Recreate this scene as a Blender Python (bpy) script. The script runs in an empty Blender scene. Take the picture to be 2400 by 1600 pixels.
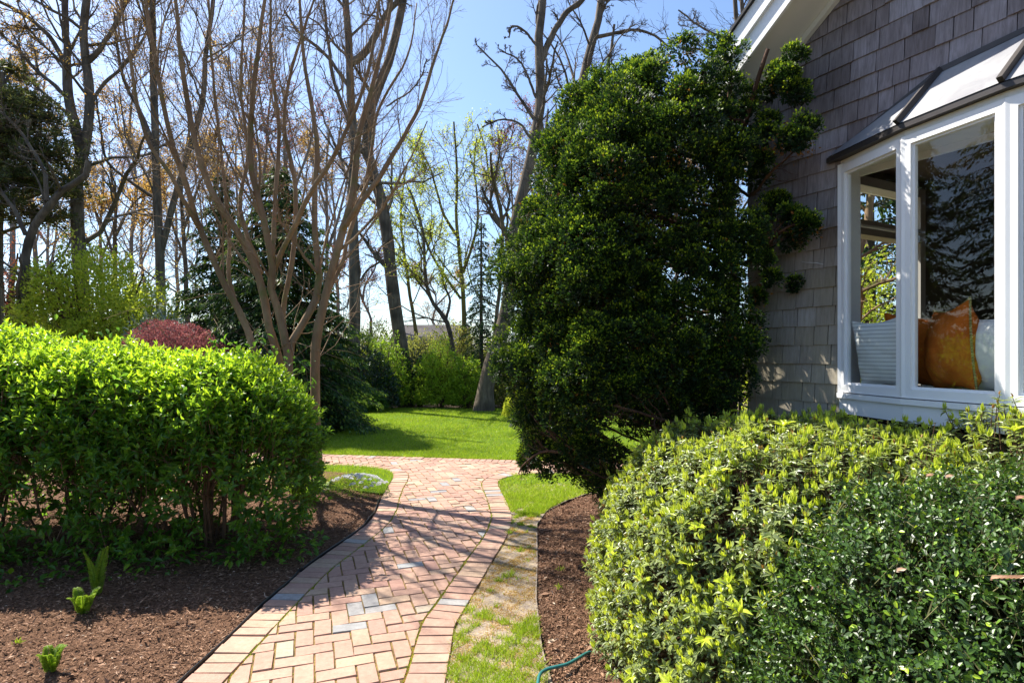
import bpy, math
import numpy as np
from math import radians, sin, cos, pi, sqrt

# ------------------------------------------------------------------ camera, world, sun, exposure
F = 1380.0            # focal length in pixels of the 2400 px wide photograph
HZ = 830.0            # horizon row
CAMZ = 1.6
scene = bpy.context.scene
cam_d = bpy.data.cameras.new("camera")
cam_d.sensor_width = 36.0
cam_d.lens = F / 2400 * 36
cam_d.shift_y = (HZ - 800) / 2400
cam_d.clip_start = 0.05
cam_d.clip_end = 1500
cam = bpy.data.objects.new("camera", cam_d)
cam.location = (0, 0, CAMZ)
cam.rotation_euler = (radians(90), 0, 0)
scene.collection.objects.link(cam)
scene.camera = cam

SUN_EL, SUN_AZ = radians(52), radians(143)      # azimuth measured from +X
sdir = np.array([cos(SUN_EL) * cos(SUN_AZ), cos(SUN_EL) * sin(SUN_AZ), sin(SUN_EL)])
world = bpy.data.worlds.new("World")
scene.world = world
world.use_nodes = True
wn = world.node_tree
wn.nodes.clear()
wo = wn.nodes.new("ShaderNodeOutputWorld")
wb = wn.nodes.new("ShaderNodeBackground")
sky = wn.nodes.new("ShaderNodeTexSky")
sky.sky_type = 'NISHITA'
sky.sun_disc = False
sky.sun_elevation = SUN_EL
sky.sun_rotation = pi / 2 - SUN_AZ
sky.air_density = 1.0
sky.dust_density = 1.0
sky.ozone_density = 5.0
wb.inputs[1].default_value = 0.108
wn.links.new(sky.outputs[0], wb.inputs[0])
wn.links.new(wb.outputs[0], wo.inputs[0])

sun_d = bpy.data.lights.new("sun", 'SUN')
sun_d.energy = 5.0
sun_d.angle = radians(0.5)
sun_d.color = (1.0, 0.945, 0.85)
sun = bpy.data.objects.new("sun", sun_d)
scene.collection.objects.link(sun)
from mathutils import Vector
sun.rotation_euler = Vector(sdir).to_track_quat('Z', 'Y').to_euler()
sun.location = (-20, 20, 30)

scene.view_settings.view_transform = 'Standard'
scene.view_settings.look = 'None'
scene.view_settings.exposure = 1.2
scene.view_settings.gamma = 1.0
scene.render.engine = 'CYCLES'
scene.cycles.max_bounces = 7
scene.cycles.transparent_max_bounces = 12
scene.cycles.diffuse_bounces = 3
scene.cycles.glossy_bounces = 3
scene.cycles.transmission_bounces = 5
scene.cycles.caustics_reflective = False
scene.cycles.caustics_refractive = False
scene.cycles.sample_clamp_indirect = 6.0

# ------------------------------------------------------------------ helpers
def P(px, py, Y):
    return np.array([(px - 1200) / F * Y, Y, CAMZ - (py - HZ) / F * Y])

def G(px, py, z=0.0):
    Y = (CAMZ - z) * F / (py - HZ)
    return np.array([(px - 1200) / F * Y, Y, z])

def nrm(v):
    return v / np.maximum(np.linalg.norm(v, axis=-1, keepdims=True), 1e-9)

def noise(x, y, z=0.0, f=1.0, s=0.0):
    x = np.asarray(x) * f; y = np.asarray(y) * f; z = np.asarray(z) * f
    return (np.sin(1.7 * x + 2.3 * y + 1.1 * z + s) + np.sin(-2.9 * x + 1.3 * y + 2.1 * z + 1.7 * s + 1)
            + np.sin(3.7 * x - 3.1 * y + 1.9 * z + 2.3 * s + 2) + np.sin(2.1 * x + 4.3 * y - 3.3 * z + 3.1 * s + 4)) / 4

class Acc:
    """collects vertices and faces for ONE mesh object"""
    def __init__(self):
        self.v = []; self.f = []; self.t = []; self.m = []; self.n = 0
    def add(self, v, faces, tint=0.5, mat=0):
        v = np.asarray(v, float).reshape(-1, 3)
        for f in faces:
            f = np.asarray(f, int)
            self.f.append(f + self.n)
            self.m.append(np.full(len(f), mat))
        t = np.asarray(tint, float)
        self.t.append(np.full(len(v), float(t)) if t.ndim == 0 else t.reshape(-1))
        self.v.append(v); self.n += len(v)
    def box(self, c, s, ax=None, tint=0.5, mat=0):
        c = np.asarray(c, float); s = np.asarray(s, float) / 2
        A = np.eye(3) if ax is None else np.asarray(ax, float)
        k = np.array([[-1,-1,-1],[1,-1,-1],[1,1,-1],[-1,1,-1],[-1,-1,1],[1,-1,1],[1,1,1],[-1,1,1]], float) * s
        self.add(c + k @ A, [np.array([[0,3,2,1],[4,5,6,7],[0,1,5,4],[1,2,6,5],[2,3,7,6],[3,0,4,7]])], tint, mat)
    def poly_prism(self, pts, z0, z1, tint=0.5, mat=0):
        n = len(pts); p = np.asarray(pts, float)
        v = np.vstack([np.c_[p, np.full(n, z0)], np.c_[p, np.full(n, z1)]])
        self.add(v, [np.array([list(range(n, 2 * n))]), np.array([[i, (i + 1) % n, (i + 1) % n + n, i + n] for i in range(n)])], tint, mat)
    def build(self, name, mats, parent=None, smooth=False, loc=None):
        me = bpy.data.meshes.new(name)
        if self.n:
            V = np.vstack(self.v)
            if loc is not None: V = V - np.asarray(loc)
            me.vertices.add(len(V)); me.vertices.foreach_set("co", V.astype(np.float32).ravel())
            loops = np.concatenate([f.ravel() for f in self.f])
            tot = np.concatenate([np.full(len(f), f.shape[1]) for f in self.f])
            me.loops.add(len(loops)); me.loops.foreach_set("vertex_index", loops.astype(np.int32))
            st = np.concatenate([[0], np.cumsum(tot)[:-1]])
            me.polygons.add(len(tot))
            me.polygons.foreach_set("loop_start", st.astype(np.int32))
            me.polygons.foreach_set("loop_total", tot.astype(np.int32))
            me.polygons.foreach_set("material_index", np.concatenate(self.m).astype(np.int32))
            me.polygons.foreach_set("use_smooth", np.full(len(tot), bool(smooth)))
            a = me.attributes.new("tint", 'FLOAT', 'POINT')
            a.data.foreach_set("value", np.concatenate(self.t).astype(np.float32))
            me.update(calc_edges=True)
            me.validate()
        for m in (mats if isinstance(mats, (list, tuple)) else [mats]):
            me.materials.append(m)
        o = bpy.data.objects.new(name, me)
        scene.collection.objects.link(o)
        if parent is not None: o.parent = parent
        elif loc is not None: o.location = loc
        return o

def thing(name, label, cat, loc=(0, 0, 0), group=None):
    o = bpy.data.objects.new(name, None)
    o.empty_display_size = 0.1
    scene.collection.objects.link(o)
    o["label"] = label; o["category"] = cat
    if group: o["group"] = group
    o["base"] = [float(c) for c in loc]
    o.location = loc
    return o

def tag(o, label=None, cat=None, group=None, kind=None):
    if label: o["label"] = label
    if cat: o["category"] = cat
    if group: o["group"] = group
    if kind: o["kind"] = kind
    return o

# --- tubes, vectorised over many polylines
def tubes(acc, Pn, R, K=5, tint=0.5, cap=False):
    Pn = np.asarray(Pn, float); R = np.asarray(R, float)
    if Pn.ndim == 2: Pn = Pn[None]; R = R[None]
    M, N, _ = Pn.shape
    T = np.empty_like(Pn)
    T[:, 1:-1] = Pn[:, 2:] - Pn[:, :-2]; T[:, 0] = Pn[:, 1] - Pn[:, 0]; T[:, -1] = Pn[:, -1] - Pn[:, -2]
    T = nrm(T)
    ch = nrm(Pn[:, -1] - Pn[:, 0])
    ref = np.where(np.abs(ch[:, 2:3]) > 0.7, np.array([[1.0, 0.13, 0]]), np.array([[0, 0.1, 1.0]]))
    A = nrm(np.cross(T, ref[:, None, :])); B = np.cross(T, A)
    a = np.arange(K) * 2 * pi / K
    ring = A[:, :, None, :] * np.cos(a)[:, None] + B[:, :, None, :] * np.sin(a)[:, None]
    V = Pn[:, :, None, :] + ring * R[:, :, None, None]
    idx = np.arange(M * N * K).reshape(M, N, K)
    i0 = idx[:, :-1]; i1 = idx[:, 1:]
    f = np.stack([i0, np.roll(i0, -1, 2), np.roll(i1, -1, 2), i1], -1).reshape(-1, 4)
    fs = [f]
    if cap:
        fs.append(idx[:, -1].reshape(M, K)); fs.append(idx[:, 0, ::-1].reshape(M, K))
    t = np.asarray(tint, float)
    if t.ndim == 1: t = np.repeat(t, N * K)
    acc.add(V.reshape(-1, 3), fs, t)

def resample(pts, n):
    pts = np.asarray(pts, float)
    d = np.r_[0, np.cumsum(np.linalg.norm(np.diff(pts, axis=0), axis=1))]
    # Catmull-Rom through the points, then even spacing
    m = len(pts)
    if m > 2:
        ext = np.vstack([2 * pts[0] - pts[1], pts, 2 * pts[-1] - pts[-2]])
        out = []
        for i in range(m - 1):
            p0, p1, p2, p3 = ext[i:i + 4]
            for t in np.linspace(0, 1, 8, endpoint=False):
                out.append(0.5 * (2 * p1 + (p2 - p0) * t + (2 * p0 - 5 * p1 + 4 * p2 - p3) * t * t + (3 * p1 - p0 - 3 * p2 + p3) * t ** 3))
        out.append(pts[-1]); pts = np.array(out)
        d = np.r_[0, np.cumsum(np.linalg.norm(np.diff(pts, axis=0), axis=1))]
    s = np.linspace(0, d[-1], n)
    return np.stack([np.interp(s, d, pts[:, k]) for k in range(pts.shape[1])], 1)

def grow(rng, Pn, R, n, tr, ang, ln, rf, npts=5, up=0.1, wob=0.15, absl=None, rmin=0.002):
    """n children per parent polyline, all at once"""
    M, N, _ = Pn.shape
    t = rng.uniform(tr[0], tr[1], (M, n)) * (N - 1)
    i = np.minimum(t.astype(int), N - 2); fr = t - i
    mi = np.arange(M)[:, None]
    p = Pn[mi, i] * (1 - fr)[..., None] + Pn[mi, i + 1] * fr[..., None]
    r = R[mi, i] * (1 - fr) + R[mi, i + 1] * fr
    T = nrm(Pn[mi, i + 1] - Pn[mi, i])
    L = np.linalg.norm(Pn[:, -1] - Pn[:, 0], axis=1)[:, None] if absl is None else absl
    L = L * rng.uniform(ln[0], ln[1], (M, n)) * (1.15 - 0.6 * t / (N - 1))
    b = rng.normal(size=(M, n, 3)); b -= (b * T).sum(-1, keepdims=True) * T; b = nrm(b)
    a = rng.uniform(ang[0], ang[1], (M, n))[..., None]
    d = np.cos(a) * T + np.sin(a) * b
    p = p.reshape(-1, 3); d = d.reshape(-1, 3); L = L.reshape(-1); r = r.reshape(-1)
    out = [p]
    for k in range(npts - 1):
        d = nrm(d + rng.normal(size=d.shape) * wob + np.array([0, 0, up]))
        p = p + d * (L / (npts - 1))[:, None]
        out.append(p)
    Q = np.stack(out, 1)
    r0 = np.maximum(r * rng.uniform(rf[0], rf[1], r.shape), rmin)
    RR = r0[:, None] * np.linspace(1, 0.35, npts)[None]
    return Q, np.maximum(RR, rmin * 0.7)

# --- leaves from templates: (along, side, normal)
TPL = {
    'q': (np.array([[0,0,0],[.45,.5,.05],[1,0,-.06],[.45,-.5,.05]], float), [np.array([[0,3,2,1]])]),
    'leaf': (np.array([[0,0,0],[.28,.46,.09],[.28,-.46,.09],[.3,0,0],[.62,.36,.06],[.62,-.36,.06],[.64,0,-.04],[1,0,-.18]], float),
             [np.array([[0,3,1],[0,2,3],[4,6,7],[6,5,7]]), np.array([[1,3,6,4],[3,2,5,6]])]),
    'oval': (np.array([[0,0,0],[.25,.34,.05],[.25,-.34,.05],[.68,.5,.06],[.68,-.5,.06],[.5,0,-.02],[1,0,-.05]], float),
             [np.array([[0,5,1],[0,2,5],[1,5,3],[5,2,4],[3,5,6],[5,4,6]])]),
    'blade': (np.array([[0,-.5,0],[0,.5,0],[.5,.42,0.03],[.5,-.42,0.03],[1,0,-.12]], float),
              [np.array([[0,1,2,3]]), np.array([[3,2,4]])]),
    'tri': (np.array([[0,-.5,0],[0,.5,0],[1,0,0]], float), [np.array([[0,1,2]])]),
}
def leaves(acc, p, d, nn, L, W, tint=0.5, kind='q'):
    T, fs = TPL[kind]
    p = np.asarray(p, float); M = len(p)
    if M == 0: return
    d = nrm(np.asarray(d, float)); nn = np.asarray(nn, float)
    s = nrm(np.cross(nn, d)); n2 = np.cross(d, s)
    L = np.broadcast_to(L, (M,)); W = np.broadcast_to(W, (M,))
    V = (p[:, None] + T[None, :, 0, None] * (d * L[:, None])[:, None]
         + T[None, :, 1, None] * (s * W[:, None])[:, None] + T[None, :, 2, None] * (n2 * L[:, None])[:, None])
    k = len(T)
    off = (np.arange(M) * k)[:, None, None]
    F_ = [(f[None] + off).reshape(-1, f.shape[1]) for f in fs]
    acc.add(V.reshape(-1, 3), F_, np.repeat(np.broadcast_to(tint, (M,)), k))

def rdir(rng, n):
    return nrm(rng.normal(size=(n, 3)))

# ------------------------------------------------------------------ materials
def new_mat(name):
    m = bpy.data.materials.new(name); m.use_nodes = True
    nt = m.node_tree; nt.nodes.clear()
    out = nt.nodes.new("ShaderNodeOutputMaterial")
    return m, nt, out

def N(nt, typ, **kw):
    n = nt.nodes.new(typ)
    for k, v in kw.items(): setattr(n, k, v)
    return n

def ramp(nt, stops, fac):
    r = N(nt, "ShaderNodeValToRGB")
    e = r.color_ramp.elements
    while len(e) < len(stops): e.new(0.5)
    for el, (pos, c) in zip(e, stops):
        el.position = pos; el.color = (*c, 1)
    nt.links.new(fac, r.inputs[0])
    return r.outputs[0]

def mix(nt, a, b, fac, typ='MIX'):
    m = N(nt, "ShaderNodeMix", data_type='RGBA', blend_type=typ)
    for s, v in ((m.inputs[6], a), (m.inputs[7], b), (m.inputs[0], fac)):
        if hasattr(v, "links") or hasattr(v, "is_output"): nt.links.new(v, s)
        elif isinstance(v, (tuple, list)): s.default_value = (*v, 1)
        else: s.default_value = v
    return m.outputs[2]

def noise_n(nt, scale, detail=4, rough=0.6, vec=None, mapscale=None, dist=0.0):
    tc = N(nt, "ShaderNodeTexCoord")
    src = tc.outputs['Object']
    if mapscale:
        mp = N(nt, "ShaderNodeMapping"); mp.inputs['Scale'].default_value = mapscale
        nt.links.new(src, mp.inputs[0]); src = mp.outputs[0]
    n = N(nt, "ShaderNodeTexNoise")
    n.inputs['Scale'].default_value = scale; n.inputs['Detail'].default_value = detail
    n.inputs['Roughness'].default_value = rough; n.inputs['Distortion'].default_value = dist
    nt.links.new(src if vec is None else vec, n.inputs['Vector'])
    return n.outputs[0]

def tint_n(nt):
    a = N(nt, "ShaderNodeAttribute"); a.attribute_name = "tint"
    return a.outputs['Fac']

def bump(nt, h, strength, dist, bsdf):
    b = N(nt, "ShaderNodeBump"); b.inputs['Strength'].default_value = strength; b.inputs['Distance'].default_value = dist
    nt.links.new(h, b.inputs['Height']); nt.links.new(b.outputs[0], bsdf.inputs['Normal'])

def leaf_mat(name, stops, transl=0.4, rough=0.45, spec=0.4, tcol=(1.0, 1.0, 0.45), tgain=1.25):
    m, nt, out = new_mat(name)
    col = ramp(nt, stops, tint_n(nt))
    p = N(nt, "ShaderNodeBsdfPrincipled")
    nt.links.new(col, p.inputs['Base Color'])
    p.inputs['Roughness'].default_value = rough
    p.inputs['Specular IOR Level'].default_value = spec
    tr = N(nt, "ShaderNodeBsdfTranslucent")
    c2 = mix(nt, col, tuple(c * tgain for c in tcol), 1.0, 'MULTIPLY')
    g = N(nt, "ShaderNodeGamma"); g.inputs[1].default_value = 0.8
    nt.links.new(c2, g.inputs[0]); nt.links.new(g.outputs[0], tr.inputs[0])
    mx = N(nt, "ShaderNodeMixShader"); mx.inputs[0].default_value = transl
    nt.links.new(p.outputs[0], mx.inputs[1]); nt.links.new(tr.outputs[0], mx.inputs[2])
    nt.links.new(mx.outputs[0], out.inputs[0])
    return m

def bark_mat(name, c1, c2, scale=14, zs=0.15, b=0.6, moss=None):
    m, nt, out = new_mat(name)
    n1 = noise_n(nt, scale, 6, 0.7, mapscale=(1, 1, zs), dist=0.4)
    n2 = noise_n(nt, scale * 0.15, 3, 0.5)
    col = ramp(nt, [(0.3, c1), (0.7, c2)], n1)
    col = mix(nt, col, tuple(x * 0.6 for x in c1), ramp(nt, [(0.45, (0, 0, 0)), (0.7, (0.7, 0.7, 0.7))], n2))
    if moss:
        n3 = noise_n(nt, 5, 4, 0.6)
        col = mix(nt, col, moss, ramp(nt, [(0.52, (0, 0, 0)), (0.68, (0.75, 0.75, 0.75))], n3))
    p = N(nt, "ShaderNodeBsdfPrincipled"); nt.links.new(col, p.inputs['Base Color'])
    p.inputs['Roughness'].default_value = 0.9; p.inputs['Specular IOR Level'].default_value = 0.2
    bump(nt, n1, b, 0.03, p)
    nt.links.new(p.outputs[0], out.inputs[0])
    return m

def plain(name, c, rough=0.5, spec=0.5, metal=0.0, nscale=None, var=0.12, bmp=0.0, mapscale=None):
    m, nt, out = new_mat(name)
    p = N(nt, "ShaderNodeBsdfPrincipled")
    p.inputs['Roughness'].default_value = rough; p.inputs['Specular IOR Level'].default_value = spec
    p.inputs['Metallic'].default_value = metal
    n = noise_n(nt, nscale or 8, 5, 0.65, mapscale=mapscale)
    col = ramp(nt, [(0.3, tuple(x * (1 - var) for x in c)), (0.7, tuple(min(1, x * (1 + var)) for x in c))], n)
    nt.links.new(col, p.inputs['Base Color'])
    if bmp: bump(nt, n, bmp, 0.01, p)
    nt.links.new(p.outputs[0], out.inputs[0])
    return m

M = {}
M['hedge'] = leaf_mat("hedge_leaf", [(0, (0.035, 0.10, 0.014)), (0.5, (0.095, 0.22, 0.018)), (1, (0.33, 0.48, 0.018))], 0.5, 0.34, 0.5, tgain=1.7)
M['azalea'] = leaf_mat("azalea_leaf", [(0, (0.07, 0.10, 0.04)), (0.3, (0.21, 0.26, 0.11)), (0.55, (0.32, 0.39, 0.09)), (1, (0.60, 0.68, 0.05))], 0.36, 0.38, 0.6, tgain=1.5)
M['bud'] = leaf_mat("azalea_bud", [(0, (0.35, 0.12, 0.03)), (0.6, (0.42, 0.28, 0.09)), (1, (0.5, 0.5, 0.2))], 0.2, 0.5, 0.3)
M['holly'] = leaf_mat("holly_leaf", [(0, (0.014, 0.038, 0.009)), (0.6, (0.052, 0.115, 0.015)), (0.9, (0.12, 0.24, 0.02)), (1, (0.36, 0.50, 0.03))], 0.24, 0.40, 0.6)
M['cypress'] = leaf_mat("cypress_spray", [(0, (0.007, 0.020, 0.005)), (0.42, (0.013, 0.040, 0.008)), (0.62, (0.075, 0.15, 0.012)), (1, (0.36, 0.47, 0.02))], 0.30, 0.5, 0.35)  # dark base and bright end exaggerate sunlit clumps against shadow
M['dry'] = leaf_mat("dry_spray", [(0, (0.12, 0.045, 0.012)), (1, (0.32, 0.14, 0.03))], 0.3, 0.7, 0.2)
M['hemlock'] = leaf_mat("hemlock_needles", [(0, (0.012, 0.032, 0.012)), (0.6, (0.035, 0.085, 0.018)), (1, (0.20, 0.29, 0.04))], 0.3, 0.5, 0.3)
M['pine'] = leaf_mat("pine_needles", [(0, (0.03, 0.045, 0.015)), (0.6, (0.10, 0.12, 0.035)), (1, (0.34, 0.27, 0.09))], 0.3, 0.5, 0.3)
M['yellowgreen'] = leaf_mat("spring_leaf", [(0, (0.14, 0.20, 0.02)), (0.6, (0.40, 0.48, 0.04)), (1, (0.60, 0.62, 0.08))], 0.5, 0.5, 0.3)
M['green'] = leaf_mat("green_leaf", [(0, (0.03, 0.08, 0.014)), (0.6, (0.14, 0.27, 0.025)), (1, (0.36, 0.50, 0.04))], 0.46, 0.45, 0.4)
M['olive'] = leaf_mat("olive_leaf", [(0, (0.08, 0.10, 0.03)), (0.6, (0.24, 0.26, 0.06)), (1, (0.42, 0.40, 0.11))], 0.45, 0.6, 0.3)
M['dark'] = leaf_mat("dark_leaf", [(0, (0.008, 0.02, 0.012)), (0.7, (0.02, 0.05, 0.025)), (1, (0.06, 0.10, 0.05))], 0.12, 0.3, 0.6)
M['silver'] = leaf_mat("pale_leaf", [(0, (0.03, 0.08, 0.04)), (1, (0.35, 0.42, 0.36))], 0.2, 0.35, 0.6)
M['maple'] = leaf_mat("red_leaf", [(0, (0.10, 0.03, 0.035)), (0.6, (0.26, 0.10, 0.105)), (1, (0.46, 0.26, 0.25))], 0.35, 0.5, 0.3, tcol=(1, .55, .5))
M['amber'] = leaf_mat("amber_bud", [(0, (0.30, 0.16, 0.05)), (0.6, (0.48, 0.30, 0.08)), (1, (0.55, 0.45, 0.12))], 0.45, 0.6, 0.2, tcol=(1, .85, .5))
M['redbud'] = leaf_mat("rust_bud", [(0, (0.16, 0.04, 0.02)), (1, (0.36, 0.13, 0.06))], 0.35, 0.6, 0.2, tcol=(1, .7, .5))
M['magenta'] = leaf_mat("magenta_petal", [(0, (0.4, 0.02, 0.12)), (1, (0.6, 0.06, 0.2))], 0.3, 0.5, 0.3, tcol=(1, .6, .8))
M['white_petal'] = leaf_mat("white_petal", [(0, (0.7, 0.7, 0.72)), (1, (0.85, 0.85, 0.85))], 0.3, 0.5, 0.3, tcol=(1, 1, 1), tgain=1)
M['grass'] = leaf_mat("grass_blade", [(0, (0.14, 0.20, 0.022)), (0.5, (0.26, 0.40, 0.018)), (0.85, (0.40, 0.53, 0.026)), (1, (0.50, 0.48, 0.15))], 0.4, 0.45, 0.35, tgain=1.2)
M['thatch'] = leaf_mat("thatch_blade", [(0, (0.42, 0.16, 0.02)), (0.5, (0.55, 0.32, 0.05)), (1, (0.62, 0.52, 0.24))], 0.25, 0.6, 0.2)
M['fern'] = leaf_mat("fern_frond", [(0, (0.08, 0.16, 0.02)), (1, (0.28, 0.42, 0.03))], 0.45, 0.5, 0.3)
M['ivy'] = leaf_mat("ivy_leaf", [(0, (0.01, 0.035, 0.01)), (1, (0.04, 0.09, 0.02))], 0.15, 0.35, 0.6)
M['bark'] = bark_mat("grey_bark", (0.07, 0.055, 0.042), (0.24, 0.19, 0.14))
M['bark_far'] = bark_mat("far_bark", (0.19, 0.155, 0.13), (0.36, 0.31, 0.26), 8)  # paler than the nearer bark, slight distance haze put into the colour
M['bark_myrtle'] = bark_mat("myrtle_bark", (0.20, 0.125, 0.07), (0.36, 0.25, 0.155), 9, 0.2, 0.25, moss=(0.15, 0.15, 0.05))
M['bark_twig'] = bark_mat("myrtle_twig", (0.19, 0.12, 0.068), (0.37, 0.26, 0.155), 9, 0.3, 0.1)
M['bark_red'] = bark_mat("cedar_bark", (0.05, 0.028, 0.018), (0.17, 0.095, 0.06), 30, 0.06, 0.9)
M['bark_lichen'] = bark_mat("lichen_bark", (0.09, 0.075, 0.04), (0.28, 0.23, 0.06), 10)
M['stem'] = bark_mat("stem_bark", (0.09, 0.05, 0.03), (0.22, 0.13, 0.08), 25, 0.2, 0.3)
M['hollystem'] = bark_mat("holly_stem", (0.08, 0.09, 0.03), (0.17, 0.15, 0.07), 25, 0.2, 0.3)
M['sheath'] = plain("wall_sheathing", (0.035, 0.026, 0.022), 0.9, 0.2)  # near-black backing so the gaps between shingles read as shadow lines
M['white'] = plain("white_paint", (0.80, 0.80, 0.80), 0.4, 0.4, nscale=3, var=0.03)
M['soffit'] = plain("soffit_paint", (0.74, 0.73, 0.66), 0.5, 0.4, nscale=3, var=0.03)
M['black'] = plain("roof_felt", (0.03, 0.03, 0.035), 0.8, 0.3, nscale=60, var=0.3)
M['darkmetal'] = plain("dark_bronze_metal", (0.045, 0.038, 0.036), 0.45, 0.5, 0.3, nscale=20, var=0.2)
M['edging'] = plain("black_edging", (0.02, 0.022, 0.028), 0.35, 0.5, nscale=10, var=0.3)
M['hose'] = plain("green_hose", (0.03, 0.16, 0.15), 0.35, 0.5, nscale=10, var=0.1)
M['room'] = plain("room_wall", (0.10, 0.075, 0.06), 0.8, 0.3, nscale=3)
M['room_pale'] = plain("room_trim", (0.5, 0.48, 0.44), 0.6, 0.3, nscale=3, var=0.03)
M['seat'] = plain("seat_board", (0.55, 0.55, 0.53), 0.6, 0.3, nscale=3, var=0.05)
M['brass'] = plain("brass_ring", (0.75, 0.42, 0.12), 0.25, 0.5, 1.0)
M['orange'] = plain("orange_velvet", (0.40, 0.10, 0.014), 0.95, 0.05, nscale=9, var=0.25, bmp=0.25)
M['cream'] = plain("cream_cotton", (0.72, 0.72, 0.70), 0.9, 0.1, nscale=12, var=0.05, bmp=0.15)
M['beads'] = plain("bead_trim", (0.22, 0.19, 0.05), 0.4, 0.5, nscale=90, var=0.5)
M['rust'] = plain("wire", (0.45, 0.42, 0.38), 0.5, 0.5, 0.5)

# glass: fresnel mix of clear and mirror
m, nt, out = new_mat("window_glass")
tr = N(nt, "ShaderNodeBsdfTransparent"); tr.inputs[0].default_value = (0.93, 0.95, 0.93, 1)
gl = N(nt, "ShaderNodeBsdfGlossy"); gl.inputs['Roughness'].default_value = 0.0
fr = N(nt, "ShaderNodeFresnel"); geo = N(nt, "ShaderNodeNewGeometry"); io = N(nt, "ShaderNodeMapRange"); io.inputs[3].default_value = 1.6; io.inputs[4].default_value = 1 / 1.6
nt.links.new(geo.outputs['Backfacing'], io.inputs[0]); nt.links.new(io.outputs[0], fr.inputs[0])
b_ = N(nt, "ShaderNodeBump"); b_.inputs['Strength'].default_value = 0.02; b_.inputs['Distance'].default_value = 0.02
nt.links.new(noise_n(nt, 2.0, 1, 0.4), b_.inputs['Height']); nt.links.new(b_.outputs[0], gl.inputs['Normal'])
mx = N(nt, "ShaderNodeMixShader")
nt.links.new(fr.outputs[0], mx.inputs[0]); nt.links.new(tr.outputs[0], mx.inputs[1]); nt.links.new(gl.outputs[0], mx.inputs[2])
nt.links.new(mx.outputs[0], out.inputs[0])
M['glass'] = m

# bay roof metal: pale weathered sheet with drips
m, nt, out = new_mat("bay_roof_metal")
p = N(nt, "ShaderNodeBsdfPrincipled"); p.inputs['Roughness'].default_value = 0.5; p.inputs['Metallic'].default_value = 0.0
n = noise_n(nt, 5, 5, 0.6, mapscale=(1, 1, 0.25), dist=1.0)
nt.links.new(ramp(nt, [(0.3, (0.17, 0.17, 0.19)), (0.6, (0.28, 0.28, 0.29)), (0.8, (0.36, 0.34, 0.33))], n), p.inputs['Base Color'])
nt.links.new(p.outputs[0], out.inputs[0]); M['bayroof'] = m

# striped pillow cotton (stripes along object Z)
m, nt, out = new_mat("striped_cotton")
tc = N(nt, "ShaderNodeTexCoord"); sp = N(nt, "ShaderNodeSeparateXYZ"); nt.links.new(tc.outputs['Object'], sp.inputs[0])
mt = N(nt, "ShaderNodeMath", operation='MULTIPLY'); mt.inputs[1].default_value = 1 / 0.0235; nt.links.new(sp.outputs[2], mt.inputs[0])
m2 = N(nt, "ShaderNodeMath", operation='FRACT'); nt.links.new(mt.outputs[0], m2.inputs[0])
nz = noise_n(nt, 120, 2, 0.5)
c = ramp(nt, [(0, (0.20, 0.21, 0.22)), (0.09, (0.22, 0.23, 0.24)), (0.16, (0.80, 0.80, 0.79)), (1, (0.82, 0.82, 0.81))], m2.outputs[0])
p = N(nt, "ShaderNodeBsdfPrincipled"); p.inputs['Roughness'].default_value = 0.9; p.inputs['Specular IOR Level'].default_value = 0.1
nt.links.new(c, p.inputs['Base Color']); bump(nt, nz, 0.3, 0.002, p); nt.links.new(p.outputs[0], out.inputs[0]); M['stripe'] = m

# cedar shingles
m, nt, out = new_mat("cedar_shingle")
g1 = noise_n(nt, 60, 5, 0.65, mapscale=(1, 1, 0.10), dist=0.6)
g2 = noise_n(nt, 3.0, 3, 0.6, mapscale=(1, 1, 0.6))
g3 = noise_n(nt, 1.6, 4, 0.6)
base = ramp(nt, [(0.0, (0.17, 0.145, 0.14)), (0.5, (0.27, 0.245, 0.25)), (1.0, (0.36, 0.345, 0.365))], tint_n(nt))
col = mix(nt, base, ramp(nt, [(0.25, (0.35, 0.31, 0.29)), (0.75, (1.25, 1.22, 1.25))], g1), 0.75, 'MULTIPLY')
col = mix(nt, col, ramp(nt, [(0.35, (0.55, 0.48, 0.42)), (0.65, (1.1, 1.1, 1.12))], g2), 0.6, 'MULTIPLY')
tc = N(nt, "ShaderNodeTexCoord"); sp = N(nt, "ShaderNodeSeparateXYZ"); nt.links.new(tc.outputs['Object'], sp.inputs[0])
lowz = N(nt, "ShaderNodeMapRange"); lowz.inputs[1].default_value = 2.7; lowz.inputs[2].default_value = 1.35
nt.links.new(sp.outputs[2], lowz.inputs[0])
moss_sunf = N(nt, "ShaderNodeMath", operation='MULTIPLY'); nt.links.new(lowz.outputs[0], moss_sunf.inputs[0])
mf = ramp(nt, [(0.35, (0.35, 0.35, 0.35)), (0.65, (1, 1, 1))], g3); nt.links.new(mf, moss_sunf.inputs[1])
col = mix(nt, col, mix(nt, (0.30, 0.26, 0.15), (0.50, 0.43, 0.30), g1), moss_sunf.outputs[0])  # mossy weathering low down, its colour brightened to imitate sun on the wall
p = N(nt, "ShaderNodeBsdfPrincipled"); p.inputs['Roughness'].default_value = 0.75; p.inputs['Specular IOR Level'].default_value = 0.3
nt.links.new(col, p.inputs['Base Color']); bump(nt, g1, 0.35, 0.004, p); nt.links.new(p.outputs[0], out.inputs[0]); M['shingle'] = m

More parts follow.
